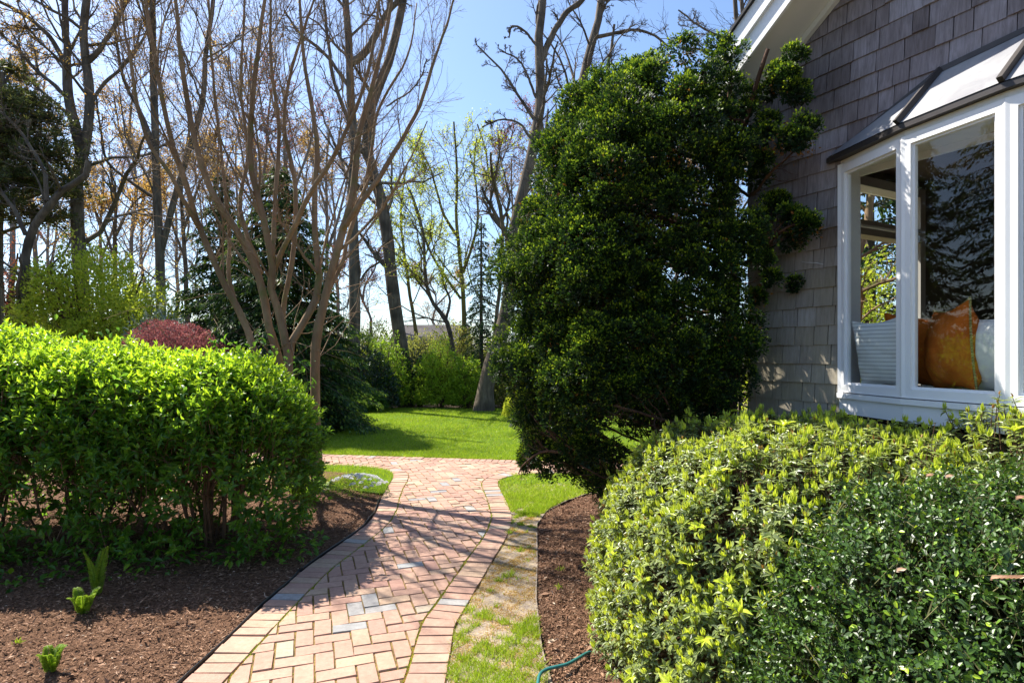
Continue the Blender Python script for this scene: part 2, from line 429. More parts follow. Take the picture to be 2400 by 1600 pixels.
# brick
m, nt, out = new_mat("paver_brick")
t = tint_n(nt)
base = ramp(nt, [(0, (0.38, 0.225, 0.18)), (0.3, (0.42, 0.262, 0.20)), (0.55, (0.45, 0.295, 0.22)), (0.75, (0.46, 0.33, 0.23)), (0.86, (0.41, 0.34, 0.26)), (0.90, (0.36, 0.35, 0.335)), (1, (0.27, 0.28, 0.29))], t)
g1 = noise_n(nt, 30, 6, 0.7); g2 = noise_n(nt, 2.2, 4, 0.6); g3 = noise_n(nt, 160, 3, 0.6)
col = mix(nt, base, ramp(nt, [(0.3, (0.78, 0.74, 0.72)), (0.7, (1.12, 1.12, 1.12))], g1), 0.8, 'MULTIPLY')
col = mix(nt, col, ramp(nt, [(0.35, (0.84, 0.80, 0.78)), (0.65, (1.08, 1.08, 1.06))], g2), 0.8, 'MULTIPLY')
pits = ramp(nt, [(0.27, (0.45, 0.38, 0.33)), (0.36, (1, 1, 1))], g3)
col = mix(nt, col, pits, 0.8, 'MULTIPLY')
p = N(nt, "ShaderNodeBsdfPrincipled"); p.inputs['Roughness'].default_value = 0.85; p.inputs['Specular IOR Level'].default_value = 0.25
nt.links.new(col, p.inputs['Base Color']); bump(nt, g1, 0.35, 0.006, p); nt.links.new(p.outputs[0], out.inputs[0]); M['brick'] = m

def ground_mat(name, stops, sc=8, fine=60, b=1.0, bd=0.03, patch=None):
    m, nt, out = new_mat(name)
    a = noise_n(nt, sc, 6, 0.7); f = noise_n(nt, fine, 5, 0.7)
    col = ramp(nt, stops, f)
    col = mix(nt, col, ramp(nt, [(0.3, (0.7, 0.7, 0.7)), (0.7, (1.2, 1.2, 1.2))], a), 0.8, 'MULTIPLY')
    if patch:
        pn = noise_n(nt, patch[0], 5, 0.65)
        col = mix(nt, col, patch[1], ramp(nt, [(0.46, (0, 0, 0)), (0.56, (1, 1, 1))], pn))
    p = N(nt, "ShaderNodeBsdfPrincipled"); p.inputs['Roughness'].default_value = 0.95; p.inputs['Specular IOR Level'].default_value = 0.15
    nt.links.new(col, p.inputs['Base Color']); bump(nt, f, b, bd, p); nt.links.new(p.outputs[0], out.inputs[0])
    return m
M['mulch'] = ground_mat("mulch", [(0.25, (0.035, 0.020, 0.013)), (0.5, (0.17, 0.09, 0.052)), (0.75, (0.33, 0.19, 0.115))], 6, 45)
M['chip'] = leaf_mat("mulch_chip", [(0, (0.07, 0.037, 0.022)), (0.55, (0.25, 0.135, 0.08)), (0.9, (0.42, 0.26, 0.165)), (1, (0.55, 0.45, 0.34))], 0.0, 0.85, 0.2)
M['joint'] = ground_mat("joint_moss", [(0.3, (0.07, 0.05, 0.03)), (0.5, (0.17, 0.11, 0.04)), (0.62, (0.26, 0.18, 0.06)), (0.75, (0.14, 0.20, 0.03))], 5, 22, 1, 0.01)
M['soil'] = ground_mat("lawn_soil", [(0.3, (0.05, 0.09, 0.015)), (0.6, (0.10, 0.18, 0.02)), (0.8, (0.16, 0.22, 0.04))], 1.5, 40, 0.6, 0.02)
M['verge'] = ground_mat("verge_soil", [(0.25, (0.20, 0.15, 0.12)), (0.5, (0.34, 0.27, 0.21)), (0.75, (0.46, 0.38, 0.30))], 8, 50, 0.8, 0.012)
M['forest'] = ground_mat("forest_floor", [(0.3, (0.05, 0.035, 0.02)), (0.6, (0.15, 0.11, 0.07)), (0.8, (0.14, 0.17, 0.05))], 0.6, 9, 0.8, 0.05)

# ================================================================== GROUND, PATH, BEDS
def interp_fn(pts):
    a = np.array(sorted(pts)); return lambda v: np.interp(v, a[:, 0], a[:, 1])
xL = interp_fn([(0.5,-1.66),(2.87,-1.61),(3.75,-1.59),(4.41,-1.55),(4.83,-1.48),(5.48,-1.37),(6.0,-1.385),(6.42,-1.44),(7.0,-1.50),(7.64,-1.54),(8.0,-1.62)])
xR = interp_fn([(0.5,-0.30),(2.87,-0.325),(3.46,-0.335),(3.72,-0.295),(4.06,-0.238),(4.49,-0.165),(5.18,-0.045),(5.72,0.0),(6.08,-0.02),(6.71,-0.098),(7.19,-0.165),(7.45,-0.175),(7.64,-0.10)])
LCH = [(-1.66,0.5),(-1.61,2.87),(-1.59,3.75),(-1.55,4.41),(-1.48,4.83),(-1.38,5.48),(-1.385,6.0),(-1.44,6.42),(-1.50,7.0),(-1.54,7.6),(-1.64,7.98),(-1.87,8.25),(-2.27,8.44),(-2.87,8.52),(-4.5,8.7),(-7,9.1),(-12,10.2)]
RCH = [(-0.30,0.5),(-0.325,2.87),(-0.335,3.46),(-0.295,3.72),(-0.238,4.06),(-0.165,4.49),(-0.045,5.18),(0.0,5.72),(-0.02,6.08),(-0.098,6.71),(-0.165,7.19),(-0.165,7.45),(-0.08,7.68),(0.1,7.84),(0.54,7.96),(2,8.0),(4,7.9),(9,7.6)]
TCH = [(-12,12.0),(-7,10.5),(-4.5,9.85),(-3.28,9.5),(-1.27,9.14),(0.67,8.85),(3,8.75),(5,8.65),(9,8.4)]
def smooth_poly(p, step=0.05):
    p = np.asarray(p, float)
    n = int(np.linalg.norm(np.diff(p, axis=0), axis=1).sum() / step)
    return resample(p, max(n, 10))
lch, rch, tch = smooth_poly(LCH), smooth_poly(RCH), smooth_poly(TCH)
def offset_poly(p, d):
    t = np.gradient(p, axis=0); t = nrm(t)
    return p + np.c_[t[:, 1], -t[:, 0]] * d          # to the right of travel
ins = 0.205
li, ri, ti = offset_poly(lch, ins), offset_poly(rch, -ins), offset_poly(tch, ins)

def inside(poly, q):
    x, y = q[:, 0], q[:, 1]; r = np.zeros(len(q), bool)
    px_, py_ = poly[:, 0], poly[:, 1]; j = len(poly) - 1
    for i in range(len(poly)):
        c = ((py_[i] > y) != (py_[j] > y)) & (x < (px_[j] - px_[i]) * (y - py_[i]) / (py_[j] - py_[i] + 1e-12) + px_[i])
        r ^= c; j = i
    return r
def clip_convex(subj, clip):
    out = [tuple(s) for s in subj]
    n = len(clip)
    for i in range(n):
        ax, ay = clip[i]; bx, by = clip[(i + 1) % n]
        inp = out; out = []
        if not inp: break
        s = inp[-1]; ss = (bx - ax) * (s[1] - ay) - (by - ay) * (s[0] - ax)
        for e in inp:
            se = (bx - ax) * (e[1] - ay) - (by - ay) * (e[0] - ax)
            if (se >= 0) != (ss >= 0):
                k = ss / (ss - se); out.append((s[0] + (e[0] - s[0]) * k, s[1] + (e[1] - s[1]) * k))
            if se >= 0: out.append(e)
            s, ss = e, se
    return out
def thin(p, n): return p[np.unique(np.linspace(0, len(p) - 1, n).astype(int))]
fieldpoly = np.vstack([li[::-1][::2], ri[::2], ti[::-1][::2]])     # left chain reversed -> right chain -> top reversed
# orientation: from far left along the left chain down to the front, then the right chain, back along the top
outer = np.vstack([lch[::-1][::3], rch[::3], tch[::-1][::3]])

rng = np.random.default_rng(11)
pa = Acc()
def brick(pts, tintv):
    """one paver: polygon, worn top edge"""
    p = np.asarray(pts, float); n = len(p)
    c = p.mean(0); z = rng.normal() * 0.0016
    tx, ty = rng.normal(size=2) * 0.012
    d = p - c; L = np.linalg.norm(d, axis=1, keepdims=True)
    top = c + d * np.maximum(0.0, 1 - 0.0045 / np.maximum(L, 0.01)); mid = c + d * (1 - 0.0012 / np.maximum(L, 0.01))
    zt = z + d[:, 0] * tx + d[:, 1] * ty
    v = np.vstack([np.c_[p, np.full(n, -0.05)], np.c_[mid, zt - 0.005], np.c_[top, zt]])
    q = [[i, (i + 1) % n, (i + 1) % n + n, i + n] for i in range(n)] + [[i + n, (i + 1) % n + n, (i + 1) % n + 2 * n, i + 2 * n] for i in range(n)]
    pa.add(v, [np.array(q), np.array([list(range(2 * n, 3 * n))])], tintv)
def btint():
    r = rng.random()
    if r < 0.045: return rng.uniform(0.89, 1.0)
    return np.clip(rng.normal(0.42, 0.2), 0, 0.86)
# border: soldier course along each kerb line
def border(ch, inner, y_min=1.5):
    s = np.r_[0, np.cumsum(np.linalg.norm(np.diff(ch, axis=0), axis=1))]
    g = 0.0035
    for a in np.arange(0, s[-1] - 0.1, 0.0985):
        q = []
        for ss, arr in ((a + g, ch), (a + 0.0985 - g, ch), (a + 0.0985 - g, inner), (a + g, inner)):
            q.append([np.interp(ss, s, arr[:, 0]), np.interp(ss, s, arr[:, 1])])
        q = np.array(q); c = q.mean(0)
        if c[1] < y_min: continue
        q = c + (q - c) * np.array([[0.985, 0.985]]) + rng.normal(size=(4, 2)) * 0.0012
        ar = 0.5 * np.sum(q[:, 0] * np.roll(q[:, 1], -1) - np.roll(q[:, 0], -1) * q[:, 1])
        brick(q if ar > 0 else q[::-1], btint())
lo, ro, to = offset_poly(lch, 0.0), offset_poly(rch, 0.0), offset_poly(tch, 0.0)
border(lo, offset_poly(lch, 0.2)); border(ro, offset_poly(rch, -0.2)); border(to, offset_poly(tch, 0.2))
# herringbone field
w = 0.1005; ang = radians(19); ca, sa = cos(ang), sin(ang); g = 0.0032
cells = []
for j in range(-150, 190):
    for k in range(-60, 60):
        cells.append((j + 4 * k, j, 2, 1)); cells.append((j + 4 * k + 3, j, 1, 2))
cells = np.array(cells, float)
cx = (cells[:, 0] + cells[:, 2] / 2) * w; cy = (cells[:, 1] + cells[:, 3] / 2) * w
wx = cx * ca - cy * sa - 0.9; wy = cx * sa + cy * ca + 3.0
ok = (wx > -11) & (wx < 7) & (wy > 1.6) & (wy < 12)
cells, cen = cells[ok], np.c_[wx, wy][ok]
bnd = np.vstack([li, ri, ti])
INS = inside(fieldpoly, cen)
DM = np.min(((bnd[None, ::2] - cen[:, None]) ** 2).sum(-1), axis=1)
for (ci, cj, cw, chh), c, isin, dmin in zip(cells, cen, INS, DM):
    if not isin and dmin > 0.13 ** 2: continue
    hw, hh = cw * w / 2 - g, chh * w / 2 - g
    q = np.array([[-hw, -hh], [hw, -hh], [hw, hh], [-hw, hh]]) + rng.normal(size=(4, 2)) * 0.0014
    rot = rng.normal() * 0.012
    R_ = np.array([[cos(ang + rot), sin(ang + rot)], [-sin(ang + rot), cos(ang + rot)]])
    q = q @ R_ + c
    if dmin < 0.2 ** 2:
        near = fieldpoly
        r_ = clip_convex(near, [tuple(a) for a in q])
        if len(r_) < 3: continue
        r_ = np.array(r_)
        keep = np.r_[True, np.linalg.norm(np.diff(r_, axis=0), axis=1) > 0.004]
        r_ = r_[keep]
        if len(r_) < 3: continue
        ar = 0.5 * np.sum(r_[:, 0] * np.roll(r_[:, 1], -1) - np.roll(r_[:, 0], -1) * r_[:, 1])
        if abs(ar) < 0.0006: continue
        if ar < 0: r_ = r_[::-1]
        cc = r_.mean(0); L = np.linalg.norm(r_ - cc, axis=1, keepdims=True)
        q = cc + (r_ - cc) * (1 - 0.003 / np.maximum(L, 0.01))
    brick(q, btint())
path = pa.build("brick_path", M['brick']); tag(path, "herringbone red brick garden path with soldier course edges", kind="structure")
ja = Acc()
ja.add(np.c_[outer, np.full(len(outer), -0.008)], [np.arange(len(outer))[None]], 0.5)
jn = ja.build("path_bedding", M['joint']); tag(jn, kind="structure")

def grid_strip(name, mat, ys, f0, f1, nx, zf, z0=None):
    """sheet between two curves x=f0(y) and x=f1(y)"""
    a = Acc(); V = []
    for y in ys:
        xs = np.linspace(f0(y), f1(y), nx)
        V.append(np.c_[xs, np.full(nx, y), zf(xs, np.full(nx, y))])
    V = np.array(V); idx = np.arange(len(ys) * nx).reshape(len(ys), nx)
    f = np.stack([idx[:-1, :-1], idx[:-1, 1:], idx[1:, 1:], idx[1:, :-1]], -1).reshape(-1, 4)
    a.add(V.reshape(-1, 3), [f]); return a
# far ground
a = Acc(); S = 400
a.add([[-S,-S,-0.09],[S,-S,-0.09],[S,S,-0.09],[-S,S,-0.09]], [np.array([[0,1,2,3]])])
tag(a.build("ground", M['forest']), kind="structure")
def lump(x, y, s=0.0, amp=1.0):
    return amp * (0.012 * noise(x, y, 0, 9, s) + 0.016 * noise(x, y, 0, 3.1, s + 2) + 0.006 * noise(x, y, 0, 29, s))
lbed_top = interp_fn([(-30, 8.6), (-6, 8.2), (-3.2, 7.6), (-2.4, 7.35), (-1.9, 7.0), (-1.42, 6.7)])
def zl(x, y):
    edge = np.clip((xL(y) - x) / 0.25, 0, 1)
    return -0.018 + lump(x, y, 1.0) * edge + 0.05 * np.clip((xL(y) - x) / 1.2, 0, 1)
ys = np.r_[np.linspace(0.8, 7.0, 260), np.linspace(7.02, 8.0, 20)]
b = grid_strip("m", M['mulch'], ys, lambda y: -14.0, lambda y: xL(y) - 0.004, 2, zl)
a = Acc()
for (x0f, nx) in ((lambda y: -5.5, 260),):
    a = grid_strip("m", M['mulch'], ys, x0f, lambda y: xL(y) - 0.006, nx, zl)
a2 = grid_strip("m", M['mulch'], ys[::4], lambda y: -16.0, lambda y: -5.5, 60, zl)
a.add(np.vstack(a2.v), a2.f)
tag(a.build("mulch_bed", M['mulch'], smooth=True), kind="structure")
xV = interp_fn([(0.5,0.3),(2.4,0.22),(2.87,0.19),(3.25,0.155),(3.9,0.153),(4.6,0.19),(5.6,0.23),(6.1,0.36),(6.5,0.6),(6.8,0.85),(7.1,1.4),(7.3,2.0)])
def zr(x, y): return -0.035 + lump(x, y, 4.0, 1.2) + 0.10 * np.clip((x - xV(y)) / 1.0, 0, 1) ** 0.8
ys = np.linspace(0.5, 7.3, 230)
a = grid_strip("m", M['mulch'], ys, lambda y: xV(y), lambda y: max(xV(y) + 0.1, 3.5), 150, zr)
tag(a.build("mulch_bed", M['mulch'], smooth=True), kind="structure")
def zv(x, y): return -0.010 + 0.35 * lump(x, y, 7.0)
a = grid_strip("v", M['verge'], np.linspace(0.5, 7.62, 200), lambda y: xR(y) + 0.004, lambda y: xV(y) + 0.01, 22, zv)
tag(a.build("verge_soil", M['verge'], smooth=True), kind="structure")
# lawns
lawn_top = interp_fn([(-30, 19), (-9, 18.6), (-5, 17.9), (-3, 17.6), (0, 17.4), (1.5, 17.0), (4, 16), (10, 15)])
tchf = interp_fn(TCH)
a = Acc(); nx = 120; xs = np.linspace(-12, 9, nx)
V = []
for k in np.linspace(0, 1, 40):
    y0 = tchf(xs) + 0.005; y1 = lawn_top(xs)
    yy = y0 + (y1 - y0) * k
    V.append(np.c_[xs, yy, -0.012 + 0.015 * noise(xs, yy, 0, 0.9)])
V = np.array(V); idx = np.arange(40 * nx).reshape(40, nx)
f = np.stack([idx[:-1, :-1], idx[:-1, 1:], idx[1:, 1:], idx[1:, :-1]], -1).reshape(-1, 4)
a.add(V.reshape(-1, 3), [f])
tag(a.build("lawn", M['soil'], smooth=True), kind="structure")
# small lawn left of the junction and right of it
lpoly = [(p[0], p[1]) for p in lch if p[1] > 6.75 and p[0] > -11.9] + [(-12, 8.0), (-6, 7.6), (-3.2, 7.35), (-2.4, 7.2), (-1.9, 6.95)]
rpoly = [(0.02, 7.6)] + [(p[0], p[1]) for p in rch if p[1] > 7.6 and p[0] < 5 and p[0] > -0.12] + [(5, 7.0), (0.6, 7.0), (-0.12, 7.3)]
for pl in (lpoly,):
    a = Acc(); p_ = np.array(pl); a.add(np.c_[p_, np.full(len(p_), 0.012 - 0.01)], [np.arange(len(p_))[None]])
    tag(a.build("lawn", M['soil']), kind="structure")
a = grid_strip("v", M['soil'], np.linspace(7.3, 8.0, 12), lambda y: float(np.interp(y, [7.3, 7.64, 7.8, 7.95, 8.0], [-0.165, -0.10, 0.05, 0.5, 2.0])), lambda y: 5.0, 30, lambda x, y: 0 * x - 0.006)
tag(a.build("lawn", M['soil']), kind="structure")

def blades(acc, rng, x, y, z, h, w_, tint, lean=0.45, kind='tri'):
    n = len(x); d = np.c_[rng.normal(size=n) * lean, rng.normal(size=n) * lean, np.ones(n)]
    nn = np.c_[rng.normal(size=(n, 2)), np.full(n, 0.2)]
    leaves(acc, np.c_[x, y, z], d, nn, h, w_, tint, kind)
# far lawn grass
a = Acc(); n = 330000
u = rng.random(n) ** 1.5
x = rng.uniform(-9, 4.5, n); y0 = tchf(x); y1 = lawn_top(x) + 0.1 * noise(x, x, 0, 5)
y = y0 + (y1 - y0) * u
keep = x / y > -0.62
x, y = x[keep], y[keep]; n = len(x)
pt = noise(x, y, 0, 1.3, 3) * 0.5 + noise(x, y, 0, 5, 1) * 0.25 + 0.12 * np.sign(np.sin(x * 2 * pi / 1.1 + y * 0.6))
ti_ = np.clip(0.5 + 0.22 * pt + rng.normal(size=n) * 0.2, 0, 0.92)
ti_[rng.random(n) < 0.05] = 1.0
blades(a, rng, x, y, np.full(n, -0.01), rng.uniform(0.025, 0.055, n) * (1 + 0.2 * pt), rng.uniform(0.005, 0.008, n) * (0.6 + y / 20), ti_, 0.6)
tag(a.build("grass", M['grass']), "short mown green grass beyond the brick cross path", "grass", kind="stuff")
# small lawn at the left of the junction
a = Acc(); n = 60000
x = rng.uniform(-6, -1.4, n); y = rng.uniform(6.6, 9.2, n)
ok = inside(np.array(lpoly), np.c_[x, y]) ; x, y = x[ok], y[ok]; n = len(x)
blades(a, rng, x, y, np.full(n, 0.0), rng.uniform(0.03, 0.07, n), 0.005, np.clip(rng.normal(0.5, 0.2, n), 0, 1), 0.5)
tag(a.build("grass", M['grass']), "green grass wedge beside the white flowers left of the junction", "grass", kind="stuff")
# verge: patchy grass, bare soil, orange moss
a = Acc(); b = Acc(); n = 150000
y = 0.8 + 7.1 * rng.random(n) ** 1.0; f0, f1 = np.where(y > 7.62, 0.0, xR(y)), np.where(y > 7.3, 2.0, xV(y))
x = f0 + (f1 - f0) * rng.random(n)
dens = 0.7 * noise(x, y, 0, 4.2, 5) + 0.75 * noise(x, y, 0, 14, 2) + np.interp(y, [2.4, 3.4, 3.75, 4.3, 5.6, 6.0, 6.3, 7], [0.55, 0.35, -0.3, -0.5, -0.35, 0.25, 0.7, 1.0])
edge = np.minimum(x - f0, f1 - x)
ok = (dens + rng.normal(size=n) * 0.16 > 0.30) & (rng.random(n) < 0.55)
xg, yg = x[ok], y[ok]; n = len(xg)
blades(a, rng, xg, yg, zv(xg, yg) - 0.002, rng.uniform(0.02, 0.065, n) * np.where(yg > 6, 1.1, 1), rng.uniform(0.0025, 0.0048, n) * (0.5 + yg / 5), np.clip(rng.normal(0.55, 0.25, n), 0, 1), 0.75)
moss = 0.8 * noise(x, y, 0, 6, 9) + 0.5 * noise(x, y, 0, 17, 4) + np.interp(y, [2.2, 3.2, 4.2, 5.2, 6.5], [-0.3, 0.25, 0.3, 0.05, -0.6])
ok = (moss + rng.normal(size=len(x)) * 0.16 > 0.18) & (rng.random(len(x)) < 0.75)
xm, ym = x[ok], y[ok]; n = len(xm)
blades(b, rng, xm, ym, zv(xm, ym), rng.uniform(0.006, 0.014, n), rng.uniform(0.002, 0.004, n), rng.random(n), 1.0)
# dead stalks lying in the verge
ok = rng.random(len(x)) < 0.10
xm, ym = x[ok], y[ok]; n = len(xm)
leaves(b, np.c_[xm, ym, zv(xm, ym) + 0.003], np.c_[rng.normal(size=(n, 2)), rng.random(n) * 0.3], np.c_[np.zeros((n, 2)), np.ones(n)], rng.uniform(0.01, 0.03, n), 0.0018, rng.uniform(0.7, 1, n), 'q')
tag(a.build("grass", M['grass']), "patchy thin grass strip between the path and right mulch bed", "grass", kind="stuff")
tag(b.build("moss", M['thatch']), "orange moss and dead stalks in the bare strip beside the path", "moss", kind="stuff")
# moss and weeds in the brick joints
a = Acc()
n = 90000
x = rng.uniform(-1.7, 0.1, n); y = rng.uniform(2.4, 8, n)
ok = (x > xL(y) + 0.01) & (x < xR(y) - 0.01); x, y = x[ok], y[ok]
# local coordinates of the herringbone decide whether a point lies in a joint
lx = ((x + 0.9) * ca + (y - 3.0) * sa) / w; ly = (-(x + 0.9) * sa + (y - 3.0) * ca) / w
fx, fy = np.abs(lx - np.round(lx)) * w, np.abs(ly - np.round(ly)) * w
ix, iy = np.floor(lx).astype(int), np.floor(ly).astype(int)
k = (ix - iy) % 4          # 0,1: horizontal brick; 3: lower half of vertical; 2: upper half
rx, ry = np.round(lx).astype(int), np.round(ly).astype(int)
onv = (fx < 0.004) & ~(((rx - iy) % 4) == 1)
onh = (fy < 0.004) & ~(((ix - ry + 0) % 4) == 2)
inf = (x > xL(y) + 0.205) & (x < xR(y) - 0.205)
ok = (onv | onh) & inf & (noise(x, y, 0, 6, 3) + 0.6 * rng.normal(size=len(x)) > 0.35)
x, y = x[ok], y[ok]; n = len(x)
blades(a, rng, x, y, np.full(n, -0.008), rng.uniform(0.006, 0.016, n), rng.uniform(0.002, 0.004, n), rng.random(n) * 0.8, 1.2)
for ch_, s_ in ((li, 1), (ri, 1)):
    m_ = (ch_[:, 1] > 2.4) & (ch_[:, 1] < 7.4); c_ = ch_[m_]
    i = rng.integers(0, len(c_), 5200); q = c_[i] + rng.normal(size=(5200, 2)) * np.array([0.006, 0.03])
    ok = noise(q[:, 0], q[:, 1], 0, 5, 8) + 0.5 * rng.normal(size=5200) > -0.1; q = q[ok]; n = len(q)
    blades(a, rng, q[:, 0], q[:, 1], np.full(n, -0.006), rng.uniform(0.006, 0.02, n), rng.uniform(0.002, 0.004, n), rng.random(n), 1.2)
tag(a.build("joint_weeds", M['grass']), "small green weeds and moss sprouting in the brick joints", "weeds", kind="stuff")
b = Acc()
for ch_ in (li, ri):
    m_ = (ch_[:, 1] > 2.4) & (ch_[:, 1] < 7.4); c_ = ch_[m_]
    i = rng.integers(0, len(c_), 6000); q = c_[i] + rng.normal(size=(6000, 2)) * np.array([0.006, 0.03]); n = len(q)
    blades(b, rng, q[:, 0], q[:, 1], np.full(n, -0.009), rng.uniform(0.004, 0.011, n), rng.uniform(0.003, 0.005, n), rng.random(n) * 0.7, 1.4)
tag(b.build("joint_moss", M['thatch']), "rust coloured moss lining the long joints of the brick path", "moss", kind="stuff")

# mulch chips
def chips(name, label, n, xf, zf, seed):
    r = np.random.default_rng(seed); a = Acc()
    y = 1.5 + 5.6 * r.random(n) ** 1.1; x = xf(r, y)
    d = np.c_[r.normal(size=(n, 2)), r.normal(size=n) * 0.22]; nn = np.c_[r.normal(size=(n, 2)) * 0.45, np.ones(n)]
    L = r.gamma(3.0, 0.005, n) + 0.005
    t = np.clip(r.normal(0.5, 0.22, n), 0, 0.93); t[r.random(n) < 0.006] = 1
    leaves(a, np.c_[x, y, zf(x, y) + r.uniform(0.0, 0.012, n)], d, nn, L, L * r.uniform(0.15, 0.42, n), t, 'q')
    tag(a.build(name, M['chip']), label, "mulch", kind="stuff")
chips("bark_mulch", "brown shredded bark mulch under the leafy hedge shrubs", 95000, lambda r, y: xL(y) - 0.02 - 3.4 * r.random(len(y)) ** 1.2, zl, 5)
chips("bark_mulch", "brown shredded bark mulch beside the clipped azalea", 60000, lambda r, y: xV(y) + 0.01 + 0.95 * r.random(len(y)) ** 1.3, zr, 6)
# loose earth ridge where the verge was cut

# ================================================================== HOUSE
C0 = np.array([1.78, 4.41, 0.0]); U = np.array([0.465, -0.885, 0]); U /= np.linalg.norm(U)
NO = np.array([-0.885, -0.465, 0]); NO /= np.linalg.norm(NO); ZZ = np.array([0, 0, 1.0])
def H(s, o, z): return C0 + U * s + NO * o + ZZ * z
AX = np.array([U, NO, ZZ])
house = thing("house", "grey cedar shingled house wall with white trimmed bow window and raking eave", "house", tuple(C0))
rng = np.random.default_rng(5)
HW = 8.0; PK = 4.0
def rake(s): return 3.42 + 0.667 * (s if s < PK else 2 * PK - s)
OS0, OS1, OZ0, OZ1 = 0.715, 3.235, 1.26, 2.84
def ap(acc, pts, faces, tint=0.5, mat=0):
    acc.add(np.array(pts) - C0, faces, tint, mat)
a = Acc()
zc = 1.663 - 14 * 0.127
for k in range(50):
    z0 = zc + k * 0.127; s = -0.02 + rng.uniform(-0.1, 0)
    if z0 > rake(PK): break
    while s < HW:
        wd = rng.choice([0.075, 0.09, 0.11, 0.13, 0.15, 0.17, 0.20]) * rng.uniform(0.9, 1.1)
        s0, s1 = s, s + wd; s = s1 + rng.uniform(0.003, 0.006)
        s0 = max(s0, -0.012)
        if s0 > 5.5: break
        if z0 + 0.13 < -0.05 or z0 > rake(0.5 * (s0 + s1)): continue
        if z0 + 0.127 > OZ0 and z0 < OZ1 - 0.0:
            if s1 > OS0 and s0 < OS0: s1 = OS0
            elif s0 >= OS0 and s1 <= OS1: continue
            elif s0 < OS1 and s1 > OS1: s0 = OS1
        if s1 - s0 < 0.01: continue
        th = 0.013 + rng.uniform(-0.003, 0.004); zb = z0 + rng.normal() * 0.0012; dz = rng.normal() * 0.0015
        if rng.random() < 0.04: zb += rng.uniform(-0.004, 0.004)
        zt = z0 + 0.150
        c1, c2 = rng.normal(size=2) * 0.0012
        v = [H(s0, th + c1, zb), H(s1, th + c2, zb + dz), H(s1, 0.0005, zt), H(s0, 0.0005, zt), H(s0, -0.004, zb), H(s1, -0.004, zb)]
        ap(a, v, [np.array([[0, 1, 2, 3], [4, 5, 1, 0]][::1]), np.array([[4, 0, 3], [1, 5, 2]])], np.clip(rng.normal(0.5, 0.24), 0, 1))
# backing wall with the window opening, far gable corner return
def wallbox(s0, s1, z0, z1, o0=-0.15, o1=-0.006):
    c = H((s0 + s1) / 2, (o0 + o1) / 2, (z0 + z1) / 2) - C0
    a.box(c, (s1 - s0, o1 - o0, z1 - z0), AX, 0.1, 1)
wallbox(-0.008, OS0, -0.1, 3.4); wallbox(OS0, OS1, -0.1, OZ0); wallbox(OS0, OS1, OZ1, 3.4); wallbox(OS1, HW, -0.1, 3.4)
sg = [H(0, -0.15, 3.4), H(HW, -0.15, 3.4), H(HW, -0.15, rake(HW)), H(PK, -0.15, rake(PK)), H(0, -0.15, rake(0))]
sg2 = [p + NO * 0.144 for p in sg]
ap(a, sg + sg2, [np.array([[4, 3, 2, 1, 0], [5, 6, 7, 8, 9]])], 0.1, 1)
wall = a.build("shingle_wall", [M['shingle'], M['sheath']], house)
# inner room: end wall (far) with its own window, ceiling, floor, back wall
a = Acc()
def hb(acc, s0, s1, o0, o1, z0, z1, mat=0, tint=0.5):
    acc.box(H((s0 + s1) / 2, (o0 + o1) / 2, (z0 + z1) / 2) - C0, (s1 - s0, o1 - o0, z1 - z0), AX, tint, mat)
hb(a, -0.13, 0.0, -0.9, -0.152, -0.1, 3.4); hb(a, -0.13, 0.0, -6, -2.3, -0.1, 3.4)
hb(a, -0.13, 0.0, -2.3, -0.9, -0.1, 1.15); hb(a, -0.13, 0.0, -2.3, -0.9, 3.12, 3.4)
hb(a, 0.002, HW, -6.15, -6.0, -0.1, 3.4); hb(a, HW, HW + 0.13, -6.0, -0.15, -0.1, 3.4)
hb(a, 0.003, HW - 0.003, -5.998, -0.153, 0.45, 0.6)
hb(a, 0.003, HW - 0.003, -5.998, -0.153, 3.2, 3.3)
a.build("interior_wall", M['room'], house)
a = Acc()
for (o0, o1, z0, z1) in ((-2.3, -2.22, 1.15, 3.12), (-0.98, -0.9, 1.15, 3.12), (-2.22, -0.98, 1.15, 1.22), (-2.22, -0.98, 3.04, 3.12), (-2.22, -0.98, 2.62, 2.68), (-2.22, -0.98, 2.71, 2.745)):
    hb(a, -0.10, 0.03, o0, o1, z0, z1)
fw = a.build("window", M['room_pale'], house)
# roof: slope over the house with raking overhang
a = Acc()
OV = 0.353
r0, r1, zlo, zhi = -0.28, PK, rake(-0.28), rake(PK)
sn = np.array([-0.667, 0, 1.0]) / sqrt(1 + 0.667 ** 2)      # in (s,o,z)
def rk(s, o, dz): return H(s, o, rake(s) + dz)
def rakebox(acc, o0, o1, d0, d1, s0=r0, s1=PK, mat=0, both=True):
    for (sa_, sb_) in ((s0, s1), (s1, HW + 0.28)):
        v = [rk(sa_, o0, d0), rk(sb_, o0, d0), rk(sb_, o1, d0), rk(sa_, o1, d0), rk(sa_, o0, d1), rk(sb_, o0, d1), rk(sb_, o1, d1), rk(sa_, o1, d1)]
        ap(acc, v, [np.array([[0,3,2,1],[4,5,6,7],[0,1,5,4],[1,2,6,5],[2,3,7,6],[3,0,4,7]])], 0.5, mat)
rakebox(a, -6.3, OV + 0.066, 0.262, 0.285)
a.build("roof", M['black'], house)
a = Acc(); rakebox(a, 0.016, OV, 0.012, 0.03); rakebox(a, 0.0145, 0.05, -0.035, 0.010); a.build("soffit", M['soffit'], house)
a = Acc(); rakebox(a, OV, OV + 0.022, -0.03, 0.17); rakebox(a, OV + 0.003, OV + 0.045, 0.115, 0.26); a.build("rake_board", M['white'], house)
